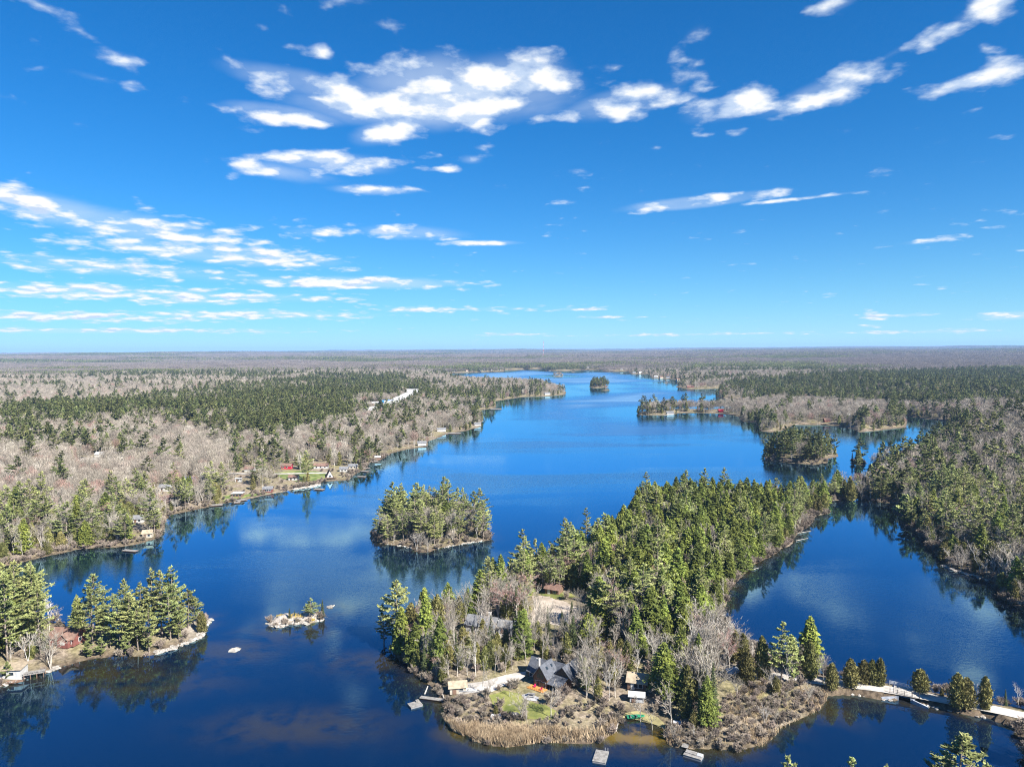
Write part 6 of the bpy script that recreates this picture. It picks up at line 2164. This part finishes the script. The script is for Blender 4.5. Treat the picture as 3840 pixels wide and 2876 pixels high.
def scatter(name, pts, idx, rot, scl, label, cat):
    """one mass of woodland: points that carry trees"""
    me = bpy.data.meshes.new(name)
    me.vertices.add(len(pts))
    me.vertices.foreach_set('co', np.asarray(pts, np.float32).ravel())
    for nm, typ, val in (('pick', 'INT', idx), ('turn', 'FLOAT', rot), ('wide', 'FLOAT', scl[0]), ('tall', 'FLOAT', scl[1])):
        a = me.attributes.new(nm, typ, 'POINT')
        a.data.foreach_set('value', np.asarray(val, np.int32 if typ == 'INT' else np.float32))
    me.update()
    o = bpy.data.objects.new(name, me)
    COL.objects.link(o)
    ng = bpy.data.node_groups.new(name, 'GeometryNodeTree')
    ng.interface.new_socket('Geometry', in_out='INPUT', socket_type='NodeSocketGeometry')
    ng.interface.new_socket('Geometry', in_out='OUTPUT', socket_type='NodeSocketGeometry')
    N, L = ng.nodes, ng.links
    gi, go = N.new('NodeGroupInput'), N.new('NodeGroupOutput')
    ci = N.new('GeometryNodeCollectionInfo')
    ci.inputs['Collection'].default_value = SRC
    ci.inputs['Separate Children'].default_value = True
    ci.inputs['Reset Children'].default_value = True
    ip = N.new('GeometryNodeInstanceOnPoints')
    ip.inputs['Pick Instance'].default_value = True

    def named(nm, dt):
        q = N.new('GeometryNodeInputNamedAttribute')
        q.data_type = dt
        q.inputs['Name'].default_value = nm
        return q.outputs[0]
    L.new(gi.outputs[0], ip.inputs['Points'])
    L.new(ci.outputs[0], ip.inputs['Instance'])
    L.new(named('pick', 'INT'), ip.inputs['Instance Index'])
    cr = N.new('ShaderNodeCombineXYZ')
    L.new(named('turn', 'FLOAT'), cr.inputs[2])
    L.new(cr.outputs[0], ip.inputs['Rotation'])
    cs = N.new('ShaderNodeCombineXYZ')
    L.new(named('wide', 'FLOAT'), cs.inputs[0])
    L.new(named('wide', 'FLOAT'), cs.inputs[1])
    L.new(named('tall', 'FLOAT'), cs.inputs[2])
    L.new(cs.outputs[0], ip.inputs['Scale'])
    L.new(ip.outputs[0], go.inputs[0])
    md = o.modifiers.new('woodland', 'NODES')
    md.node_group = ng
    return tag(o, label, cat, kind='stuff')


def forest_rows(st, mask, lod):
    X, Y, Zh, H, pick, sd = [a[mask] for a in st]
    rg = np.random.default_rng(len(X))
    idx = np.empty(len(X), int)
    nat = np.array([NAT[k] for k in KN])[pick]
    for i, k in enumerate(KN):
        q = np.where(pick == i)[0]
        nv = len(KINDS[k]) if lod == 0 else len(LOD[k])
        idx[q] = [SRC_IDX[(k, lod, int(c))] for c in rg.integers(0, nv, len(q))]
    tall = H / nat
    wide = tall * rg.uniform(.9, 1.25, len(X))
    return np.column_stack([X, Y, Zh - .1]), idx, rg.uniform(0, 6.28, len(X)), (wide, tall)


def cat_rows(rows):
    return (np.concatenate([r[0] for r in rows]), np.concatenate([r[1] for r in rows]), np.concatenate([r[2] for r in rows]),
            (np.concatenate([r[3][0] for r in rows]), np.concatenate([r[3][1] for r in rows])))


r0 = forest_rows(near, ~as_object & (near[0] < 0), 0)
r0b = forest_rows(near, ~as_object & (near[0] >= 0), 0)
r1 = forest_rows(mid1, mid1[0] < 0, 1)
r1b = forest_rows(mid1, mid1[0] >= 0, 1)
r2 = forest_rows(mid2, mid2[0] < 0, 1)
r2b = forest_rows(mid2, mid2[0] >= 0, 1)
scatter('cottage_shore_forest', *cat_rows([r0, r1, r2]), 'leafless and evergreen forest stretching back from the cottage shore', 'forest')
scatter('bay_forest', *cat_rows([r0b, r1b, r2b]), 'mixed spring forest on the hills behind the bay and islands', 'forest')

# the far country as patches of woodland
rows = []
for (ra, rb, step) in ((2700, 5200, 46), (5200, 10000, 75), (10000, 21000, 130)):
    X, Y = candidates(ra, rb, step, int(ra))
    sd = shore_dist(X, Y)
    k = sd > step * .15
    X, Y, sd = X[k], Y[k], sd[k]
    cf = fbm(X / 900, Y / 420, 77, 4) + np.where(inside(Z_GREEN_L, X, Y) | inside(Z_DARK_R, X, Y), .35, 0)
    pk = np.where(cf > .62, 2, np.where(cf > .53, 1, 0))
    rg = np.random.default_rng(int(ra) + 1)
    idx = np.array([SRC_IDX[(('bare', 'mix', 'con')[p], 2, int(c))] for p, c in zip(pk, rg.integers(0, 2, len(X)))])
    s = step / 46.
    rows.append((np.column_stack([X, Y, height(X, Y, sd)]), idx, rg.uniform(0, 6.28, len(X)), (np.full(len(X), s * .95), np.full(len(X), min(s, 1.5)) * rg.uniform(.8, 1.15, len(X)))))
scatter('distant_forest', *cat_rows(rows), 'distant forest running out to the blue horizon', 'forest')

# ---- brush and reeds
X, Y = candidates(125, 620, 1.7, 601)
sd = shore_dist(X, Y)
k = sd > -.6
X, Y, sd = X[k], Y[k], sd[k]
pr = np.where((sd < 7), .50, .04) * np.where(np.hypot(X, Y) > 420, .55, 1)
pr = np.where(inside(Z_PEN, X, Y) & (sd >= 7), .10, pr)
pr = np.where(inside(Z_HOUSE, X, Y), .13, pr)
pr = np.where(inside(Z_EASTBANK, X, Y), .60, pr)
pr = np.where(inside(Z_FRONT, X, Y), .80, pr)
pr = np.where(inside(Z_REED, X, Y), .16, pr)
pr = np.where(inside(Z_SEM, X, Y), .88, pr)
pr = np.where(inside(Z_NEM, X, Y), .80, pr)
pr = np.where(inside(GR, X, Y), 0, pr)
pr = np.where(inside(ISL['cottage point'], X, Y), .06, pr)
pr = np.where(inside(ISL['wooded island'], X, Y), pr * .4, pr)
pr = np.where(inside(ISL['near bank'], X, Y), .3, pr)
for pl in CLEAR:
    pr = np.where(inside(pl, X, Y), 0, pr)
for (fx, fy, fr, fl) in FOOT:
    pr = np.where((X - fx) ** 2 + (Y - fy) ** 2 < fr * fr, 0, pr)
kk = seg_dist(X, Y, ROADSEG) < 4.6
pr[kk] = 0
rg = np.random.default_rng(602)
ok = rg.random(len(X)) < pr
X, Y, sd = X[ok], Y[ok], sd[ok]
tall = rg.uniform(.55, 1.25, len(X)) * np.where(inside(Z_SEM, X, Y) | inside(Z_FRONT, X, Y), .68, 1.0)
scatter('shore_brush', np.column_stack([X, Y, np.maximum(height(X, Y, sd), -.1) - .1]), np.array([SRC_IDX[('bare_shrub', 0, int(c))] for c in rg.integers(0, 3, len(X))]),
        rg.uniform(0, 6.28, len(X)), (tall * rg.uniform(.9, 1.4, len(X)), tall), 'grey-brown leafless brush crowding the shores and marsh', 'brush')


def reeds(name, poly, n, h0, h1, mat, label, cat, seed):
    rg = np.random.default_rng(seed)
    lo, hi = poly.min(0), poly.max(0)
    X, Y = rg.uniform(lo[0], hi[0], n * 3), rg.uniform(lo[1], hi[1], n * 3)
    k = inside(poly, X, Y)
    dn = fbm(X / 5, Y / 5, seed, 3)
    k &= rg.random(len(X)) < np.clip((dn - .36) * 4.5, .03, 1)
    X, Y = X[k], Y[k]
    sd = shore_dist(X, Y)
    k = sd > -.8
    X, Y, sd = X[k][:n], Y[k][:n], sd[k][:n]
    m = len(X)
    z = np.maximum(height(X, Y, sd), 0)
    h = rg.uniform(h0, h1, m)
    a = rg.uniform(0, 6.28, m)
    w = rg.uniform(.05, .11, m)
    lean = rg.normal(0, .28, (m, 2))
    A = np.column_stack([X - np.cos(a) * w, Y - np.sin(a) * w, z - .1])
    B = np.column_stack([X + np.cos(a) * w, Y + np.sin(a) * w, z - .1])
    C = np.column_stack([X + lean[:, 0] * h, Y + lean[:, 1] * h, z + h])
    V = np.stack([A, B, C], 1).reshape(-1, 3)
    o = bpy.data.objects.new(name, mesh_np(name, V, np.arange(len(V)).reshape(-1, 3), [mat]))
    COL.objects.link(o)
    return tag(o, label, cat, kind='stuff')


reeds('reed_bed', Z_REED, 34000, 1.0, 2.3, M_REED, 'tan dead reeds standing in the shallows before the log house', 'reeds', 71)
reeds('marsh_sedge', Z_SEM, 9000, .5, 1.2, M_REED, 'dry sedge between the brush of the causeway marsh', 'sedge', 72)

# ------------------------------------------------------------------ the air
hm = bpy.data.materials.new('pale air')
hm.use_nodes = True
t = NT(hm.node_tree)
t.n.clear()
ho = t.node('ShaderNodeOutputMaterial')
pv = t.node('ShaderNodeVolumePrincipled')
pv.inputs['Color'].default_value = (0.36, 0.60, 1.0, 1)
pv.inputs['Density'].default_value = 4.6e-5
pv.inputs['Anisotropy'].default_value = 0.0
t.link(pv.outputs[0], ho.inputs['Volume'])
haze = MB().box(-41000, 41000, -41000, 41000, -8, 270).build('haze', hm)
tag(haze, 'thin blue haze in the air over the lake country', 'haze', kind='stuff')
